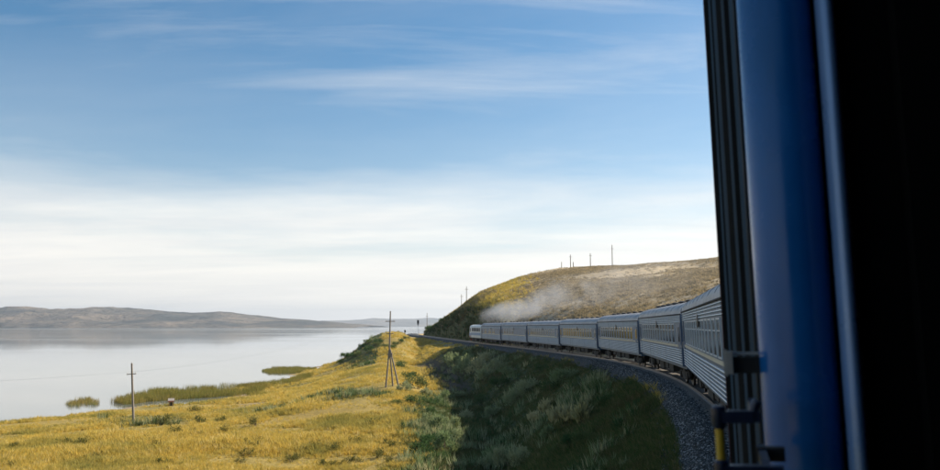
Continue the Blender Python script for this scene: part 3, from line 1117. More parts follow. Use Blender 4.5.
# ------------------------------------------------------------------ our own coach: we lean out of its open door
CANT0 = R(1.5)
eye_local = Vector((0.0, HALF_W + CAM_OUT, EYE - float(rail_z(0))))
rotm = Euler((-CANT0, 0, math.pi / 2 - TH0)).to_matrix()
own_o = Vector((0, 0, EYE)) - rotm @ eye_local
own = tag(empty('passenger_coach', own_o, (-CANT0, 0, math.pi / 2 - TH0)),
          'dark blue coach filling the right edge, its door open beside the camera', 'train coach')
EY = eye_local.z
A0, A1 = 1.25, S1 - .4                                     # side wall ahead of the doorway
Y0 = SIDE_Y
OE = 3.95
MB().box(A0 + .10, A1, Y0 - .06, Y0, SKIRT, OE).build('wall', M['coach_blue'], own)
MB().box(-5.2, -.45, Y0 - .06, Y0, SKIRT, OE).build('wall', M['coach_blue'], own)
MB().box(-5.2, A1, -Y0, -Y0 + .06, SKIRT, OE).build('wall', M['coach_blue'], own)
MB().box(A1 - .06, A1, -Y0 + .06, Y0 - .062, SKIRT, OE).build('end_wall', M['coach_blue'], own)
MB().box(-5.2, -5.14, -Y0 + .06, Y0 - .062, SKIRT, OE).build('end_wall', M['coach_blue'], own)
MB().box(-5.19, A1 - .02, -Y0 + .01, Y0 - .01, 1.02, 1.30).build('floor', M['under_dark'], own)
b = MB()
rp = [(y, OE + (z - EAVE) * .75) for y, z in roof_profile()]
b.extrude_x(rp, -5.2, A1)
b.build('roof', M['coach_roof'], own, 35)
MB().box(A0 - .02, A0 + .06, -Y0 + .06, Y0 - .20, 1.30, OE).build('partition', M['vestibule_shade'], own)
MB().box(-.51, -.45, -Y0 + .06, Y0 - .062, 1.30, OE).build('partition', M['vestibule_shade'], own)
MB().box(-.44, A0 - .03, -Y0 + .062, -Y0 + .08, 1.30, OE - .03).build('lining', M['vestibule_shade'], own)
MB().box(-.44, A0 - .03, -Y0 + .08, Y0 - .1, OE - .06, OE - .01).build('ceiling', M['vestibule_shade'], own)
MB().box(-.44, A0 - .03, -Y0 + .08, Y0 - .02, 1.30, 1.33).build('floor_mat', M['vestibule_shade'], own)
# rounded door post, seen end on (plan profile in x, y)
cxp, cyp, ra, rb_ = A0 + .085, Y0 - .062, .06, .062
pr = [(cxp - ra * math.sin(t_), cyp + rb_ * math.cos(t_)) for t_ in np.linspace(0, math.pi * .5, 30)]
pr += [(A0 + .025 + .075 * (1 - math.cos(t_)), Y0 - .062 - .048 * math.sin(t_)) for t_ in np.linspace(.08, math.pi * .5, 16)]
pr += [(A0 + .15, pr[-1][1]), (A0 + .15, Y0 - .001)]
MB().extrude_z(pr, SKIRT, OE).build('door_post', M['jamb_blue'], own, 40)
# added unseen door leaf behind the camera, keeping sky light off the post
shade_leaf = MB().box(-.52, -.47, Y0 + .004, Y0 + .80, 1.32, OE - .1).build('door', M['jamb_blue'], own)
MB().box(-.468, -.462, Y0 + .06, Y0 + .74, 1.40, OE - .2).build('lining', M['vestibule_shade'], shade_leaf)  # black face of the added leaf, so the post reflects dark
pr = []
tc_x, tc_y = A0 + .0, Y0 - .118
for t_ in np.linspace(-.35, math.pi * 1.0, 14):
    pr.append((tc_x + .02 - .03 * math.sin(t_), tc_y + .0125 * math.cos(t_)))
pr += [(A0 + .055, tc_y - .0125), (A0 + .055, tc_y + .010)]
MB().extrude_z(pr, SKIRT, OE).build('door_trim', M['trim_pale_blue'], own, 40)
MB().box(A0 + .03, A0 + .058, Y0 - .30, tc_y - .0127, 1.30, OE).build('door_leaf', M['vestibule_shade'], own)
# door surround ahead of the post: vertical mouldings standing further out one after another
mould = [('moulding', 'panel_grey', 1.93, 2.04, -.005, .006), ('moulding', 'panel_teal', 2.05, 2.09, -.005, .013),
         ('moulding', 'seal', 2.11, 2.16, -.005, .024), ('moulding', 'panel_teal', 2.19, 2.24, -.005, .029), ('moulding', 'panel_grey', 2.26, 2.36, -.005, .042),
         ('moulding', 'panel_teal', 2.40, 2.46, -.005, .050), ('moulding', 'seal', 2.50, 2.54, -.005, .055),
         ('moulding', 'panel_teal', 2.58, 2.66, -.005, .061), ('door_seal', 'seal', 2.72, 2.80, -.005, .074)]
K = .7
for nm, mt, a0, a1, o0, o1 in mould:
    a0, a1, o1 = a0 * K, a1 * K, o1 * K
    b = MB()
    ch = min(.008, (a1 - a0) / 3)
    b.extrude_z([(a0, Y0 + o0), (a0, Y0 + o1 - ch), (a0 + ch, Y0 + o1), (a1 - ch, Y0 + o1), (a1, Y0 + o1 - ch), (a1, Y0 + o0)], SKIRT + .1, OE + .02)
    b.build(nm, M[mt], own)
MB().extrude_z([(1.922, Y0 + .050), (1.922, Y0 + .0535), (1.957, Y0 + .0535), (1.957, Y0 + .050)], SKIRT + .1, OE + .02).build('seal_edge', M['fringe_red'], own)  # added red strip imitating lens colour fringing along the dark edge
# grab handle with blue brackets and yellow grip, chrome keeper higher up
hx = 1.05


def zpx(y_, a_):
    return EY - (y_ - 326) / F_PX * a_ * 1.02


zt_, zb_ = zpx(409, hx), zpx(458, hx)
hd_ = empty('grab_handle')
hd_.parent = own
for z_, wd in ((zt_, .0), (zb_, .03)):
    b = MB()
    b.box(hx - .008, hx + .008, Y0 + .020 - wd, Y0 + .055, z_ - .007, z_ + .007)
    b.box(hx - .006, hx + .19, Y0 + .012 - wd * .3, Y0 + .022 - wd * .3, z_ - .006, z_ + .006)
    b.tube([(hx, Y0 + .058, z_ - .014), (hx, Y0 + .058, z_ - .010), (hx, Y0 + .058, z_ + .010), (hx, Y0 + .058, z_ + .013)], [.006, .0088, .0088, .0056], 12)
    b.build('bracket', M['bracket_blue'], hd_, 40)
MB().tube([(hx, Y0 + .058, zb_), (hx, Y0 + .058, zt_)], .0055, 12).build('grip', M['grip_yellow'], hd_, 40)
MB().tube([(hx + .003, Y0 + .020, zt_), (hx + .003, Y0 + .018, zt_ + .012), (hx + .003, Y0 + .014, zt_ + .018)], .0056, 8).build('hook', M['bracket_blue'], hd_, 40)
kp = empty('door_keeper')
kp.parent = own
z0_, z1_ = zpx(372, 1.33), zpx(348, 1.33)
MB().box(1.325, 1.332, Y0 + .046, Y0 + .051, z0_, z1_).build('plate', M['chrome'], kp)
MB().box(1.32, 1.334, Y0 + .038, Y0 + .0458, z0_ + .003, z1_ - .002).build('plate', M['chrome'], kp)
MB().box(1.334, 1.350, Y0 - .002, Y0 + .0385, z0_ + .0035, z1_ - .011).build('arm', M['under_dark'], kp)
MB().box(1.334, 1.345, Y0 - .002, Y0 + .0383, z1_ - .008, z1_ - .004).build('arm', M['chrome'], kp)
z0_, z1_ = zpx(448, 1.2), zpx(436, 1.2)
MB().box(1.19, 1.21, Y0 - .02, Y0 + .015, z0_, z1_).build('latch', M['under_dark'], kp)
for z_ in RIB_UP:
    b = MB()
    b.extrude_x([(-.004, -.031)] + half_round(.055, .04) + [(-.004, .031)], 2.1, A1 - .2)
    o = b.build('rib', M['coach_rib'], own)
    o.location = (0, Y0, z_)
for z_ in RIB_LO:
    b = MB()
    b.extrude_x([(-.004, -.041)] + half_round(.064, .048) + [(-.004, .041)], 2.1, A1 - .2)
    o = b.build('rib', M['coach_rib'], own)
    o.location = (0, Y0, z_)
for k in range(10):
    w_ = fit_part('window', 'frame', own, (4.2 + k * 1.45, Y0, (WIN_Z0 + WIN_Z1) / 2))
    fit_part('pane', 'pane', w_, (0, .004, 0))
MB().box(2.1, A1 - .2, Y0 - .01, Y0 + .022, 2.075, 2.185).build('stripe', M['coach_stripe'], own)
fit_part('gangway', 'gangway', own, (A1, 0, 0))
running_gear(own, (A1 - 3.3, -2.2))

# ------------------------------------------------------------------ turning a pixel of the photograph into a place on the ground
PITCH = math.atan(91.0 / F_PX)


def ray(px, py):
    u, v = (px - 470) / F_PX, -(py - 235) / F_PX
    cy_, sy_ = math.cos(PITCH), math.sin(PITCH)
    return np.array([u, cy_ - v * sy_, sy_ + v * cy_])


def ground_at(px, py, dmin=14, dmax=700):
    d = ray(px, py)
    ts = np.concatenate([np.arange(dmin, 260, 0.4), np.arange(260, dmax, 1.5)])
    z = ground_z(d[0] * ts, d[1] * ts)
    hit = np.nonzero(EYE + d[2] * ts <= np.maximum(z, 0))[0]
    k = hit[0] if len(hit) else len(ts) - 1
    return float(d[0] * ts[k]), float(d[1] * ts[k]), float(max(z[k], 0))


# ------------------------------------------------------------------ scattered ground cover (instances on points)
SRC = bpy.data.collections.new('scatter_sources')          # not linked to the scene: only sources of the tufts


def tuft(name, nb, h, spread, w, lean, mat, segs=2, rs=None):
    rs = rs or random
    b = MB()
    for _ in range(nb):
        a = rs.uniform(0, 2 * math.pi)
        r0 = spread * math.sqrt(rs.random())
        x0, y0 = r0 * math.cos(a), r0 * math.sin(a)
        hh = h * rs.uniform(.55, 1.1)
        la = a + rs.uniform(-.8, .8)
        ln = lean * rs.uniform(.3, 1.2) * hh
        fa = rs.uniform(0, math.pi)
        wx, wy = w * math.cos(fa) / 2, w * math.sin(fa) / 2
        dx, dy = ln * math.cos(la), ln * math.sin(la)
        m = (x0 + dx * .35, y0 + dy * .35, hh * .6)
        b.add([(x0 - wx, y0 - wy, -.05), (x0 + wx, y0 + wy, -.05), (m[0] + wx * .7, m[1] + wy * .7, m[2]), (m[0] - wx * .7, m[1] - wy * .7, m[2]),
               (x0 + dx, y0 + dy, hh)], [(0, 1, 2, 3), (3, 2, 4)])
    return b.mesh(name, mat, False, False)


def source(prefix, meshes):
    c = bpy.data.collections.new(prefix)
    for k, me in enumerate(meshes):
        o = bpy.data.objects.new('%s_%02d' % (prefix, k), me)
        c.objects.link(o)
    return c


def scatter(name, pts, scl, coll, nsrc, label, kind='stuff', tilt=0.12):
    pts = np.asarray(pts, float)
    me = bpy.data.meshes.new(name)
    me.vertices.add(len(pts))
    me.vertices.foreach_set('co', pts.astype(np.float32).ravel())
    a = me.attributes.new('rot', 'FLOAT_VECTOR', 'POINT')
    rr = np.column_stack([RNG.normal(0, tilt, len(pts)), RNG.normal(0, tilt, len(pts)), RNG.uniform(0, 6.283, len(pts))])
    a.data.foreach_set('vector', rr.astype(np.float32).ravel())
    a = me.attributes.new('scl', 'FLOAT', 'POINT')
    a.data.foreach_set('value', np.asarray(scl, np.float32))
    a = me.attributes.new('idx', 'INT', 'POINT')
    a.data.foreach_set('value', RNG.integers(0, nsrc, len(pts)).astype(np.int32))
    o = link_obj(name, me)
    ng = bpy.data.node_groups.new(name + '_nodes', 'GeometryNodeTree')
    ng.interface.new_socket('Geometry', in_out='INPUT', socket_type='NodeSocketGeometry')
    ng.interface.new_socket('Geometry', in_out='OUTPUT', socket_type='NodeSocketGeometry')
    N, L = ng.nodes, ng.links
    gi, go = N.new('NodeGroupInput'), N.new('NodeGroupOutput')
    iop = N.new('GeometryNodeInstanceOnPoints')
    ci = N.new('GeometryNodeCollectionInfo')
    ci.inputs['Collection'].default_value = coll
    ci.inputs['Separate Children'].default_value = True
    ci.inputs['Reset Children'].default_value = True

    def na(nm, tp):
        n = N.new('GeometryNodeInputNamedAttribute')
        n.data_type = tp
        n.inputs['Name'].default_value = nm
        return n.outputs['Attribute']
    L.new(gi.outputs[0], iop.inputs['Points'])
    L.new(ci.outputs[0], iop.inputs['Instance'])
    iop.inputs['Pick Instance'].default_value = True
    L.new(na('idx', 'INT'), iop.inputs['Instance Index'])
    L.new(na('rot', 'FLOAT_VECTOR'), iop.inputs['Rotation'])
    L.new(na('scl', 'FLOAT'), iop.inputs['Scale'])
    L.new(iop.outputs[0], go.inputs[0])
    md = o.modifiers.new('scatter', 'NODES')
    md.node_group = ng
    return tag(o, label, None, None, kind)


def info(x, y):
    z, s, n, ds, bank, u, px, fd = ground_z(x, y, True)
    g, so, hl, wet = cover_of(x, y, z, s, n, ds, bank, u, px, fd)
    return z, s, n, ds, fd, px, g, so, hl, wet


rs = random.Random(3)
c_gold = source('gold_tuft', [tuft('gold_tuft', 16, .50, .26, .035, .55, M['grass_gold'], rs=rs) for _ in range(5)])
c_green = source('green_tuft', [tuft('green_tuft', 16, .42, .26, .034, .6, M['grass_green'], rs=rs) for _ in range(5)])
c_reed = source('reed_clump', [tuft('reed_clump', 15, 1.45, .7, .04, .16, M['reed'], rs=rs) for _ in range(4)])
c_scrub = source('scrub_clump', [tuft('scrub_clump', 18, .38, .45, .07, .8, M['scrub'], rs=rs) for _ in range(4)])

# points are drawn more densely near the camera
N0 = 300000
ang = RNG.uniform(R(-34), R(14), N0)
dist = np.exp(RNG.uniform(math.log(22), math.log(330), N0))
X, Y = dist * np.sin(ang), dist * np.cos(ang)
z, s, n, ds, fd, px, g, so, hl, wet = info(X, Y)
ok = (z > .10) & (n < -2.25 + RNG.normal(0, .12, N0)) & (ds > .8)
keep = RNG.random(N0) < np.where(ok, 1.0, 0)
patch = fbm(X, Y, 7, 4, 71)
gsel = keep & (RNG.random(N0) < (1 - g) * (1 - so * .9) * (1 - wet)) & (dist > 42) & (patch > -.22 + RNG.normal(0, .14, N0))
k = np.nonzero(gsel)[0][:95000]
scatter('dry_grass', np.column_stack([X[k], Y[k], z[k]]), (0.45 + 1.3 * np.clip(patch[k] + .3, 0, 1)) * RNG.uniform(.6, 1.3, len(k)),
        c_gold, 5, 'golden dry grass covering the flat shore meadow')
esel = keep & (RNG.random(N0) < g * (1 - so * .9) * np.where((n < -30) & (s < 170), .35, 1)) & (patch > -.35 + RNG.normal(0, .2, N0))
k = np.nonzero(esel)[0][:95000]
scatter('embankment_grass', np.column_stack([X[k], Y[k], z[k]]), (0.5 + 0.8 * np.clip(patch[k] + .4, 0, 1)) * RNG.uniform(.6, 1.2, len(k)) * np.clip(dist[k] / 45, .55, 1),
        c_green, 5, 'dark green grass on the shaded railway embankment')
c_weed = source('weed_tuft', [tuft('weed_tuft', 20, .85, .30, .045, .45, M['leaf_sage'], rs=rs) for _ in range(3)] +
                [tuft('weed_tuft', 18, .75, .30, .05, .5, M['leaf_straw'], rs=rs)] + [tuft('weed_tuft', 20, .7, .35, .07, .6, M['leaf_green'], rs=rs) for _ in range(3)])
wsel = keep & (n < -3.4) & (g > .4) & (fbm(X, Y, 5, 4, 131) > .30 + RNG.normal(0, .10, N0))
k = np.nonzero(wsel)[0][:3000]
scatter('weeds', np.column_stack([X[k], Y[k], z[k]]), RNG.uniform(.5, 1.35, len(k)) * np.clip(dist[k] / 50, .5, 1.1), c_weed, 7,
        'pale and dark green weeds in ragged patches on the embankment')
# hillside scrub
N1 = 160000
ang = RNG.uniform(R(-4), R(19), N1)
dist = np.exp(RNG.uniform(math.log(60), math.log(480), N1))
X, Y = dist * np.sin(ang), dist * np.cos(ang)
z, s, n, ds, fd, px, g, so, hl, wet = info(X, Y)
cl = fbm(X, Y * .6, 16, 5, 91)
ok = (n > 6) & (fd > .5) & (ds > 2) & (cl > -.05 + RNG.normal(0, .22, N1))
k = np.nonzero(ok & (px > 418))[0][:60000]
scatter('hill_scrub', np.column_stack([X[k], Y[k], z[k] - .05]), RNG.uniform(.5, 1.3, len(k)) * np.where(px[k] < 500, 1.3, 1.0), c_scrub, 4,
        'low dry scrub and bleached grass on the hillside')
ok = (n > 6) & (fd > 8) & (ds > 2) & (px > 440) & (px < 540) & (RNG.random(N1) < (1 - hl) * .9)
k = np.nonzero(ok)[0][:16000]
scatter('hill_crest_grass', np.column_stack([X[k], Y[k], z[k] - .03]), RNG.uniform(.8, 1.7, len(k)), c_gold, 5,
        'golden grass on the lit shoulder of the hill above the locomotive')

c_thick = source('thicket_clump', [tuft('thicket_clump', 26, .9, .6, .16, .7, M['grass_green'], rs=rs) for _ in range(4)])
ok = (n > 5.6) & (fd > 0) & (fd < 15) & (px > 420) & (px < 500)
k1 = np.nonzero(ok)[0][:9000]
scatter('thicket', np.column_stack([X[k1], Y[k1], z[k1] - .05]), RNG.uniform(.4, 1.2, len(k1)), c_thick, 4, 'dark undergrowth covering the steep cutting beyond the locomotive')
# reed beds standing in the shallows


def reed_bed(poly, count, label, sc=1.0):
    P = []
    poly = [ground_lake(px_, py_) for px_, py_ in poly]
    xs, ys = [p_[0] for p_ in poly], [p_[1] for p_ in poly]
    tries = 0
    while len(P) < count and tries < count * 12:
        tries += 1
        x_, y_ = RNG.uniform(min(xs), max(xs)), RNG.uniform(min(ys), max(ys))
        ins = False
        j = len(poly) - 1
        for i in range(len(poly)):
            if (ys[i] > y_) != (ys[j] > y_) and x_ < (xs[j] - xs[i]) * (y_ - ys[i]) / (ys[j] - ys[i]) + xs[i]:
                ins = not ins
            j = i
        if ins and fbm(np.array([x_]), np.array([y_]), 5, 3, 12)[0] > -.02 + RNG.normal(0, .16):
            P.append((x_, y_, -.05))
    P = np.array(P)
    P[:, 2] = np.maximum(ground_z(P[:, 0], P[:, 1]), 0) - .05
    scatter('reed_bed', P, RNG.uniform(.55, 1.15, len(P)) * sc, c_reed, 4, label, 'stuff', .06)


def ground_lake(px, py):
    d = ray(px, py)
    tt = -EYE / d[2]
    return d[0] * tt, d[1] * tt


reed_bed([(112, 402), (128, 397), (150, 391), (190, 388), (235, 385), (262, 388), (262, 396), (225, 397), (190, 399), (150, 402), (128, 405)], 1900,
         'long yellow green reed bed along the near shore of the lake', .85)
reed_bed([(66, 404), (74, 400), (88, 399), (98, 402), (98, 405), (84, 406), (70, 407)], 160, 'small thin reed clump standing in open water off the shore', .6)
reed_bed([(262, 371), (272, 368), (300, 367.3), (316, 368.5), (316, 371.5), (296, 373.5), (270, 374)], 1500, 'oval green reed islet near the bluff', .6)
reed_bed([(232, 388), (262, 384), (300, 378), (318, 376), (300, 384), (258, 393)], 1500, 'sparse reeds at the inner corner of the bay', .8)

# ballast stones
c_stone = []
rs = random.Random(9)
for k in range(5):
    bm = bmesh.new()
    bmesh.ops.create_icosphere(bm, subdivisions=1, radius=.038)
    for v in bm.verts:
        v.co *= rs.uniform(.65, 1.25)
        v.co.z *= .75
    me = bpy.data.meshes.new('stone')
    bm.to_mesh(me)
    bm.free()
    tt = M.get('stone%d' % k)
    me.materials.append(plain('stone', [(0.024, .032, .036), (.042, .053, .058), (.065, .075, .08), (.26, .27, .27), (.02, .02, .02)][k], .85, 0, .3, 20))
    c_stone.append(me)
c_st = source('ballast_stone', c_stone)
sN = np.exp(RNG.uniform(math.log(9), math.log(95), 60000))
nN = RNG.uniform(-2.75, -1.35, len(sN)) + RNG.normal(0, .12, len(sN))
x_, y_ = track_pt(sN, nN)
zz = rail_z(sN) + np.interp(nN, [p_[0] for p_ in prof], [p_[1] for p_ in prof]) + .01
scatter('ballast_stones', np.column_stack([x_, y_, zz]), RNG.uniform(.6, 1.5, len(sN)), c_st, 5, 'loose grey stones on the ballast shoulder', 'stuff', 1.0)

# ------------------------------------------------------------------ bushes


def bush_mesh(name, h, w, n, leaf, mat, up=.6, clumps=9, rs=random):
    b = MB()
    cs_ = []
    for k in range(clumps):
        a = rs.uniform(0, 6.283)
        r_ = w * .5 * math.sqrt(rs.random())
        cs_.append((r_ * math.cos(a), r_ * math.sin(a), h * rs.uniform(.25, .85) * (1 - .35 * r_ / w), rs.uniform(.16, .36) * w))
    for _ in range(n):
        c_ = rs.choice(cs_)
        d = Vector((rs.gauss(0, 1), rs.gauss(0, 1), rs.gauss(0, 1))).normalized()
        p = Vector(c_[:3]) + d * c_[3] * rs.random() ** .6
        p.z = max(.02, p.z)
        ax = (d * (1 - up) + Vector((p.x / w, p.y / w, up * 1.6)) + Vector((rs.gauss(0, .3), rs.gauss(0, .3), rs.gauss(0, .2)))).normalized()
        sd = ax.cross(Vector((rs.gauss(0, 1), rs.gauss(0, 1), rs.gauss(0, 1)))).normalized()
        l_ = leaf * rs.uniform(.6, 1.4)
        wd = l_ * .13
        b.add([p - sd * wd * .3, p + ax * l_ * .5 - sd * wd, p + ax * l_, p + ax * l_ * .5 + sd * wd], [(0, 1, 2, 3)])
    stems = MB()
    for c_ in cs_[:6]:
        stems.tube([(c_[0] * .1, c_[1] * .1, -.15), (c_[0] * .5, c_[1] * .5, c_[2] * .5), (c_[0], c_[1], c_[2])], [.035, .022, .01], 5, False)
    return b.mesh('foliage', mat, False, False), stems.mesh('stem', M['bark'])


rs = random.Random(21)
BUSH = {'sage': [bush_mesh('sage', 1.7, 2.2, 800, .36, M['leaf_sage'], .7, 11, rs) for _ in range(3)],
        'green': [bush_mesh('green', 1.3, 2.1, 800, .26, M['leaf_green'], .5, 10, rs) for _ in range(3)],
        'straw': [bush_mesh('straw', 1.5, 1.4, 480, .6, M['leaf_straw'], .9, 8, rs) for _ in range(2)],
        'dark': [bush_mesh('dark', .75, 1.3, 420, .15, M['leaf_dark'], .5, 7, rs) for _ in range(2)]}


def bush(kind, x_, y_, z_, sc, label, group):
    e = empty('bush', (x_, y_, z_ - .04), (0, 0, rs.uniform(0, 6.28)))
    f_, s_ = rs.choice(BUSH[kind])
    link_obj('foliage', f_, None, e)
    link_obj('stem', s_, None, e)
    e.scale = (sc * rs.uniform(.9, 1.15), sc * rs.uniform(.9, 1.15), sc * rs.uniform(.85, 1.2))
    tag(e, label, 'bush', group)


def bush_px(kind, px, py, hpx, label, group):
    x_, y_, z_ = ground_at(px, py)
    hm = hpx * math.hypot(x_, y_) / F_PX
    base = {'sage': 1.9, 'green': 1.4, 'straw': 1.9, 'dark': .8}[kind]
    bush(kind, x_, y_, z_, hm / base * .95, label, group)


ORDW = ['first', 'second', 'third', 'fourth', 'fifth', 'sixth', 'seventh', 'eighth', 'ninth', 'tenth', 'eleventh', 'twelfth', 'thirteenth', 'fourteenth',
        'fifteenth', 'sixteenth', 'seventeenth', 'eighteenth', 'nineteenth', 'twentieth', 'twenty-first', 'twenty-second']


def row(items, group):
    """items: (kind, px, py, height px, text); the text is completed with the place in the row, left to right"""
    for k, (kd, px_, py_, h_, tx_) in enumerate(sorted(items, key=lambda q_: q_[1])):
        bush_px(kd, px_, py_, h_ * (.72 if 'slope foot' in tx_ else 1), '%s, %s from the left' % (tx_, ORDW[k]), group)


G1 = 'bushes on the shaded embankment slope'
row([('sage', a_, b_, h_, 'pale bush high on the shaded slope under the second coach') for a_, b_, h_ in
     ((456, 368, 15), (463, 376, 16), (471, 366, 14), (478, 374, 17), (486, 364, 13), (493, 372, 14), (468, 360, 10), (483, 382, 13), (450, 362, 9))], G1)
row([(k_, a_, b_, h_, ('pale grey' if k_ == 'sage' else 'dark green') + ' bush beside the bare gully, above the slope foot') for a_, b_, h_, k_ in
     ((408, 380, 15, 'green'), (417, 389, 17, 'green'), (404, 393, 15, 'sage'), (426, 397, 14, 'sage'), (415, 405, 17, 'green'),
      (438, 404, 12, 'sage'), (448, 401, 13, 'sage'), (460, 398, 12, 'sage'), (400, 368, 10, 'green'), (396, 405, 9, 'green'))], G1)
row([(k_, a_, b_, h_, ('pale grey' if k_ == 'sage' else 'dark green') + ' bush at the slope foot by the sunlit meadow') for a_, b_, h_, k_ in
     ((433, 415, 13, 'green'), (425, 428, 18, 'sage'), (438, 432, 20, 'sage'), (450, 428, 18, 'sage'), (431, 446, 20, 'green'), (445, 450, 22, 'sage'),
      (457, 443, 18, 'sage'), (422, 456, 20, 'green'), (440, 466, 20, 'green'), (458, 458, 16, 'green'), (466, 420, 13, 'sage'), (470, 436, 12, 'green'))], G1)
bush_px('straw', 566, 428, 30, 'tall straw coloured feathery bush, left one of the pair low on the slope', G1)
bush_px('straw', 583, 424, 24, 'straw coloured feathery bush, right one of the pair low on the slope', G1)
row([(k_, a_, b_, h_, {'sage': 'pale grey', 'green': 'dark green', 'straw': 'straw coloured'}[k_] + ' bush amid the shaded slope') for a_, b_, h_, k_ in
     ((519, 400, 16, 'sage'), (528, 392, 16, 'sage'), (513, 407, 13, 'sage'), (561, 386, 17, 'sage'), (553, 391, 13, 'green'), (569, 380, 12, 'sage'),
      (537, 424, 17, 'straw'), (546, 415, 17, 'straw'), (531, 432, 12, 'green'), (573, 448, 13, 'green'), (586, 446, 14, 'green'),
      (500, 388, 11, 'green'), (541, 372, 9, 'green'), (598, 391, 10, 'green'), (560, 455, 14, 'green'), (610, 402, 10, 'green'), (506, 375, 11, 'sage'),
      (549, 440, 14, 'sage'), (620, 430, 12, 'green'), (481, 405, 12, 'green'), (494, 418, 12, 'sage'))], G1)
row([('sage', a_, b_, h_, 'pale grey bush beside the bare earth patch low on the slope') for a_, b_, h_ in
     ((500, 466, 22), (512, 469, 25), (524, 466, 20), (490, 470, 20))], G1)
G2 = 'dark shrubs in the dry meadow'
bush_px('dark', 195, 413, 8, 'round dark shrub by the sandy strip near the shore', G2)
bush_px('dark', 158, 450, 9, 'broad dark shrub in the meadow below the lone pole', G2)
for lo_, hi_, tx_ in ((424, 440, 'low dark shrub in the far strip of the golden meadow'), (443, 454, 'low dark shrub in the middle of the golden meadow'),
                      (457, 468, 'low dark shrub in the near front of the golden meadow')):
    its = []
    for k in range(13):
        px_, py_ = rs.uniform(5 if lo_ > 430 else 150, 405), rs.uniform(lo_, hi_)
        its.append(('dark', px_, py_, rs.uniform(5.5, 10.5), tx_))
    row(its, G2)
its = []
for k in range(16):
    px_ = 340 + 4.3 * k + rs.uniform(-1.5, 1.5)
    py_ = np.interp(px_, [338, 365, 412], [358, 345, 339]) + rs.uniform(-1, 8)
    its.append(('green', px_, py_, rs.uniform(3.5, 6), 'dark green bush on the bluff above the lake'))
row(its, 'bushes on the bluff')
its = []
for k in range(18):
    px_ = 430 + 2.5 * k + rs.uniform(-1, 1)
    py_ = np.interp(px_, [428, 450, 476], [331, 322, 319]) + rs.uniform(-5, 9)
    its.append(('green', px_, py_, rs.uniform(3, 6), 'dark bush on the steep cutting beyond the locomotive'))
row(its, 'bushes on the cutting')

# ------------------------------------------------------------------ poles


def insulator(b, x, y, z):
    b.tube([(x, y, z), (x, y, z + .08), (x, y, z + .10), (x, y, z + .17)], [.02, .02, .045, .035], 7)


def line_pole(px, py, top_y, label, group, rz=0.0, arms=1, lean=0.0, mat='pole_wood', thick=.11, loc=None):
    x_, y_, z_ = loc if loc else ground_at(px, py)
    h_ = (py - top_y) * math.hypot(x_, y_) / F_PX if loc is None else loc_h
    e = tag(empty('power_pole', (x_, y_, z_), (0, lean, rz)), label, 'pole', group)
    MB().tube([(0, 0, -.6), (0, 0, h_ * .5), (0, 0, h_)], [thick * 1.15, thick, thick * .8], 10).build('post', M[mat], e, 40)
    for k in range(arms):
        za = h_ - .18 * h_ - k * .55
        MB().box(-.62, .62, -.16, -.08, za - .05, za + .05).build('cross_arm', M['pole_wood'], e)
        for sx in (-.52, .52):
            b = MB()
            insulator(b, sx, -.12, za + .05)
            b.build('insulator', M['porcelain'], e)
    b = MB()
    insulator(b, 0, 0, h_ - .01)
    b.build('insulator', M['porcelain'], e)
    return e, h_


pA, hA = line_pole(133.5, 424, 369, 'lone grey wooden pole standing in the meadow near the shore', 'poles by the lake', R(-10), 1, R(-4.5), 'pole_wood', .13)
# A-frame pole on the bank
x_, y_, z_ = ground_at(390, 388)
dA = math.hypot(x_, y_)
hF = 75 * dA / F_PX
af = tag(empty('power_pole', (x_, y_, z_)), 'tall braced pole with splayed legs on the grassy bank', 'pole', 'poles by the lake')
MB().tube([(-.15, 0, hF * .38), (-.10, 0, hF * .7), (-.05, 0, hF)], [.12, .11, .09], 10).build('post', M['pole_wood'], af, 40)
sp = hF * .11


def leg(dx_, dy_):
    zz_ = gz(x_ + dx_, y_ + dy_) - z_
    MB().tube([(dx_, dy_, zz_ - .5), (-.12 + dx_ * .06, dy_ * .06, hF * .50)], [.13, .10], 10).build('leg', M['pole_wood'], af, 40)


leg(-sp * .55, 0.2)
leg(sp * 1.25, -.6)
leg(sp * .25, 1.6)
MB().box(-.75, .65, -.14, -.06, hF * .86, hF * .86 + .11).build('cross_arm', M['pole_wood'], af)
MB().box(-.35, .30, -.2, .06, hF * .40, hF * .45).build('clamp_board', M['pole_wood'], af)
MB().box(-.62, .45, -.14, -.06, hF * .70, hF * .70 + .1).build('cross_arm', M['pole_wood'], af)
for sx, zz_ in ((-.65, .86), (.55, .86), (-.52, .70), (.36, .70)):
    b = MB()
    insulator(b, sx, -.1, hF * zz_ + .1)
    b.build('insulator', M['porcelain'], af)
# wires from the A-frame to the lone pole and on out of view
for zz_, off in ((.87, -.6), (.87, .5)):
    a_ = Vector((x_ + off, y_, z_ + hF * zz_ + .25))
    b_ = pA.matrix_basis @ Vector((off * .9, -.12, hA * .82 + .25))
    c_ = b_ + Vector((-62, -38, .4))
    b = MB()
    for p_, q_ in ((a_, b_), (b_, c_)):
        pts = [p_.lerp(q_, k / 14) - Vector((0, 0, 1.1 * 4 * (k / 14) * (1 - k / 14))) for k in range(15)]
        b.tube(pts, .004, 4, False)
    tag(b.build('overhead_wire', M['wire']), 'thin overhead wire strung from the braced pole past the lone pole, ' + ('lake side' if off < 0 else 'land side'), 'wire', 'wires between the lake poles')
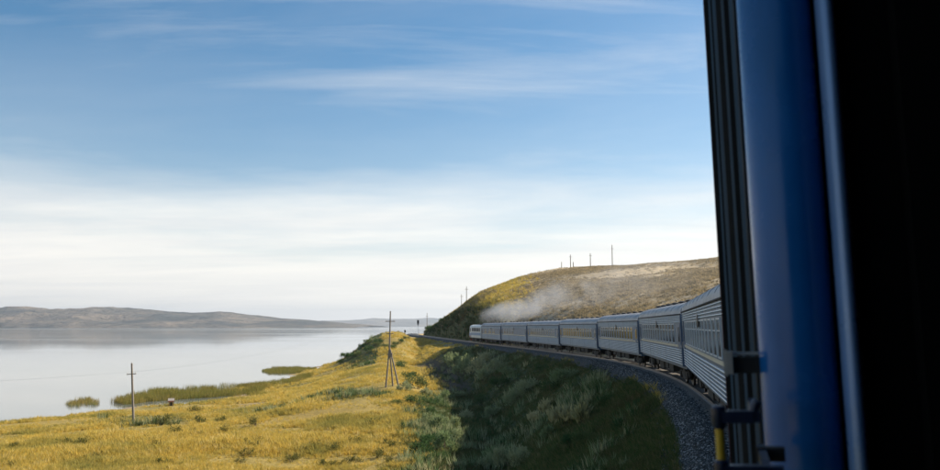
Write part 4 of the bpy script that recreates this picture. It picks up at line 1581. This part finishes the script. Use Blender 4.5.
# poles along the crest of the hill
CREST = [(613, 264.5, 243.5, 'tallest slim pole on the hill crest, rightmost', .14), (591, 267.5, 254, 'slim pole on the hill crest, second from the right', .15),
         (571, 268.5, 255.5, 'short stout pole on the hill crest, third from the right', .15), (573.8, 269, 263.5, 'stub post close beside the stout crest pole', .16),
         (562, 270, 264, 'smallest post on the hill crest, left of the stout pole', .13),
         (466.5, 301, 284.5, 'slim pole low on the left shoulder of the hill, taller of two', .12), (461.5, 304, 291.5, 'slim pole low on the left shoulder of the hill, shorter of two', .10)]
for px_, py_, ty_, lb_, th_ in CREST:
    # stand it where the hill's crest crosses this direction
    d = ray(px_, 300)
    ts = np.arange(120, 520, 1.0)
    zz = ground_z(d[0] * ts, d[1] * ts)
    k = int(np.argmax((zz - EYE) / ts))
    xx, yy, z0_ = d[0] * ts[k], d[1] * ts[k], zz[k]
    loc_h = (py_ - ty_) * math.hypot(xx, yy) / F_PX
    line_pole(px_, py_, ty_, lb_, 'poles on the hill', R(20), 1 if py_ - ty_ > 10 else 0, 0, 'pole_wood', th_, (xx, yy, float(z0_) - .1))

# railway signal beyond the bluff, and a trackside post
d = ray(418, 326)
xx, yy = d[0] * 352, d[1] * 352
z0_ = gz(xx, yy)
sg = tag(empty('railway_signal', (xx, yy, z0_)), 'black headed railway signal standing beside the track in the gap', 'signal')
hS = (EYE - 3.0 + 352 * 5.5 / F_PX) - z0_ + 2.4
MB().tube([(0, 0, -.3), (0, 0, hS)], [.10, .08], 8).build('mast', M['frame_pale'], sg)
b = MB()
b.box(-.42, .42, -.08, .06, hS - .75, hS + .75)
for z_ in (-.4, .1, .55):
    b.tube([(0, -.08, hS + z_ - .05), (0, -.32, hS + z_ - .05)], [.14, .16], 10)
b.build('signal_head', M['black_iron'], sg)
MB().box(-.3, .3, .06, .3, hS - 1.4, hS - .8).build('ladder_platform', M['black_iron'], sg)
d = ray(427, 326)
xx, yy = d[0] * 395, d[1] * 395
loc_h = 8.6
line_pole(427, 330, 312, 'distant slim pole in the gap beside the signal', 'poles by the lake', 0, 1, 0, 'pole_wood', .13, (xx, yy, gz(xx, yy)))
xx, yy, zz_ = ground_at(405, 336.0)
b = tag(empty('marker_post', (xx, yy, zz_)), 'short dark marker post on top of the bluff', 'post')
MB().tube([(0, 0, -.3), (0, 0, 1.5)], [.12, .10], 8).build('post', M['pole_wood'], b)
MB().box(-.25, .25, -.14, -.08, .9, 1.6).build('plate', M['black_iron'], b)

# ------------------------------------------------------------------ little hut at the water's edge
xx, yy, zz_ = ground_at(171, 406)
hut = tag(empty('hut', (xx, yy, zz_), (0, 0, R(20))), 'tiny pale roofed hut at the water edge beside the reeds', 'hut')
hut.scale = (.68, .68, .85)
MB().box(-.55, .55, -.45, .45, -.2, .85).build('wall', M['hut_wood'], hut)
b = MB()
b.extrude_x([(-.62, .852), (.62, .852), (.55, 1.0), (0, 1.42), (-.55, 1.0)], -.72, .72)
b.build('roof', M['hut_white'], hut)
MB().box(-.74, .74, -.66, -.62, .80, 1.0).build('fascia', M['hut_red'], hut)
MB().box(-.2, .2, -.47, -.452, -.1, .7).build('door', M['under_dark'], hut)

# ------------------------------------------------------------------ smoke from the locomotive drifting back against the hill
t = NT('smoke_volume')
oc = t.node('ShaderNodeTexCoord').outputs['Object']
sx = t.node('ShaderNodeSeparateXYZ', {'Vector': oc})
nz = t.noise(.16, 5, .62, oc, .8)
# plume thins and spreads as it trails from the stack (x = 0) to the tail (x = 72)
u = t.math('DIVIDE', sx.outputs[0], 72.0, True)
wid = t.math('ADD', 2.0, t.math('MULTIPLY', u, 6.0))
cyl = t.node('ShaderNodeCombineXYZ', {'X': 0.0, 'Y': t.math('DIVIDE', sx.outputs[1], wid), 'Z': t.math('DIVIDE', t.math('SUBTRACT', sx.outputs[2], t.math('ADD', 1.6, t.math('MULTIPLY', u, 8.0))), wid)})
rad = t.node('ShaderNodeVectorMath', {0: cyl.outputs[0]}, operation='LENGTH').outputs['Value']
fall = t.ramp(rad, [(0.25, 1), (1.0, 0)])
ends = t.ramp(u, [(0.0, 0), (.03, 1), (.3, .5), (.6, .15), (1.0, 0)])
den = t.math('MULTIPLY', t.math('MULTIPLY', fall, ends), t.ramp(nz, [(.40, 0), (.62, 1)]))
pv = t.node('ShaderNodeVolumePrincipled', {'Color': (.84, .90, 1.0), 'Density': t.math('MULTIPLY', den, .28), 'Anisotropy': .1})
t.l.new(pv.outputs[0], t.out.inputs['Volume'])
stack = loco.matrix_basis @ Vector((-1, 0, 4.3))
b = MB()
n8 = 12
secs = []
for k in range(6):
    f_ = k / 5
    w_ = 2.0 + 6.0 * f_ + .3
    c_ = 1.6 + 8.0 * f_
    secs.append([(72 * f_, w_ * math.cos(2 * math.pi * j / n8), c_ + w_ * math.sin(2 * math.pi * j / n8)) for j in range(n8)])
b.add([p_ for s_ in secs for p_ in s_], [(k * n8 + j, k * n8 + (j + 1) % n8, (k + 1) * n8 + (j + 1) % n8, (k + 1) * n8 + j) for k in range(5) for j in range(n8)] +
      [tuple(reversed(range(n8))), tuple(5 * n8 + j for j in range(n8))])
smoke = b.build('smoke', t.m)
smoke.location = stack
smoke.rotation_euler = (0, 0, math.atan2(-38.0, 24.0))
tag(smoke, 'thin grey smoke trailing from the locomotive across the hill', None, None, 'stuff')

# ------------------------------------------------------------------ air over the lake
t = NT('haze_air')
pv = t.node('ShaderNodeVolumePrincipled', {'Color': (.72, .83, .97), 'Density': 5.6e-5, 'Anisotropy': .35})
t.l.new(pv.outputs[0], t.out.inputs['Volume'])
haze = MB().box(-22000, 22000, -22000, 22000, -12, 420).build('haze', t.m)
tag(haze, 'pale blue haze lying over the lake and far hills', None, None, 'stuff')
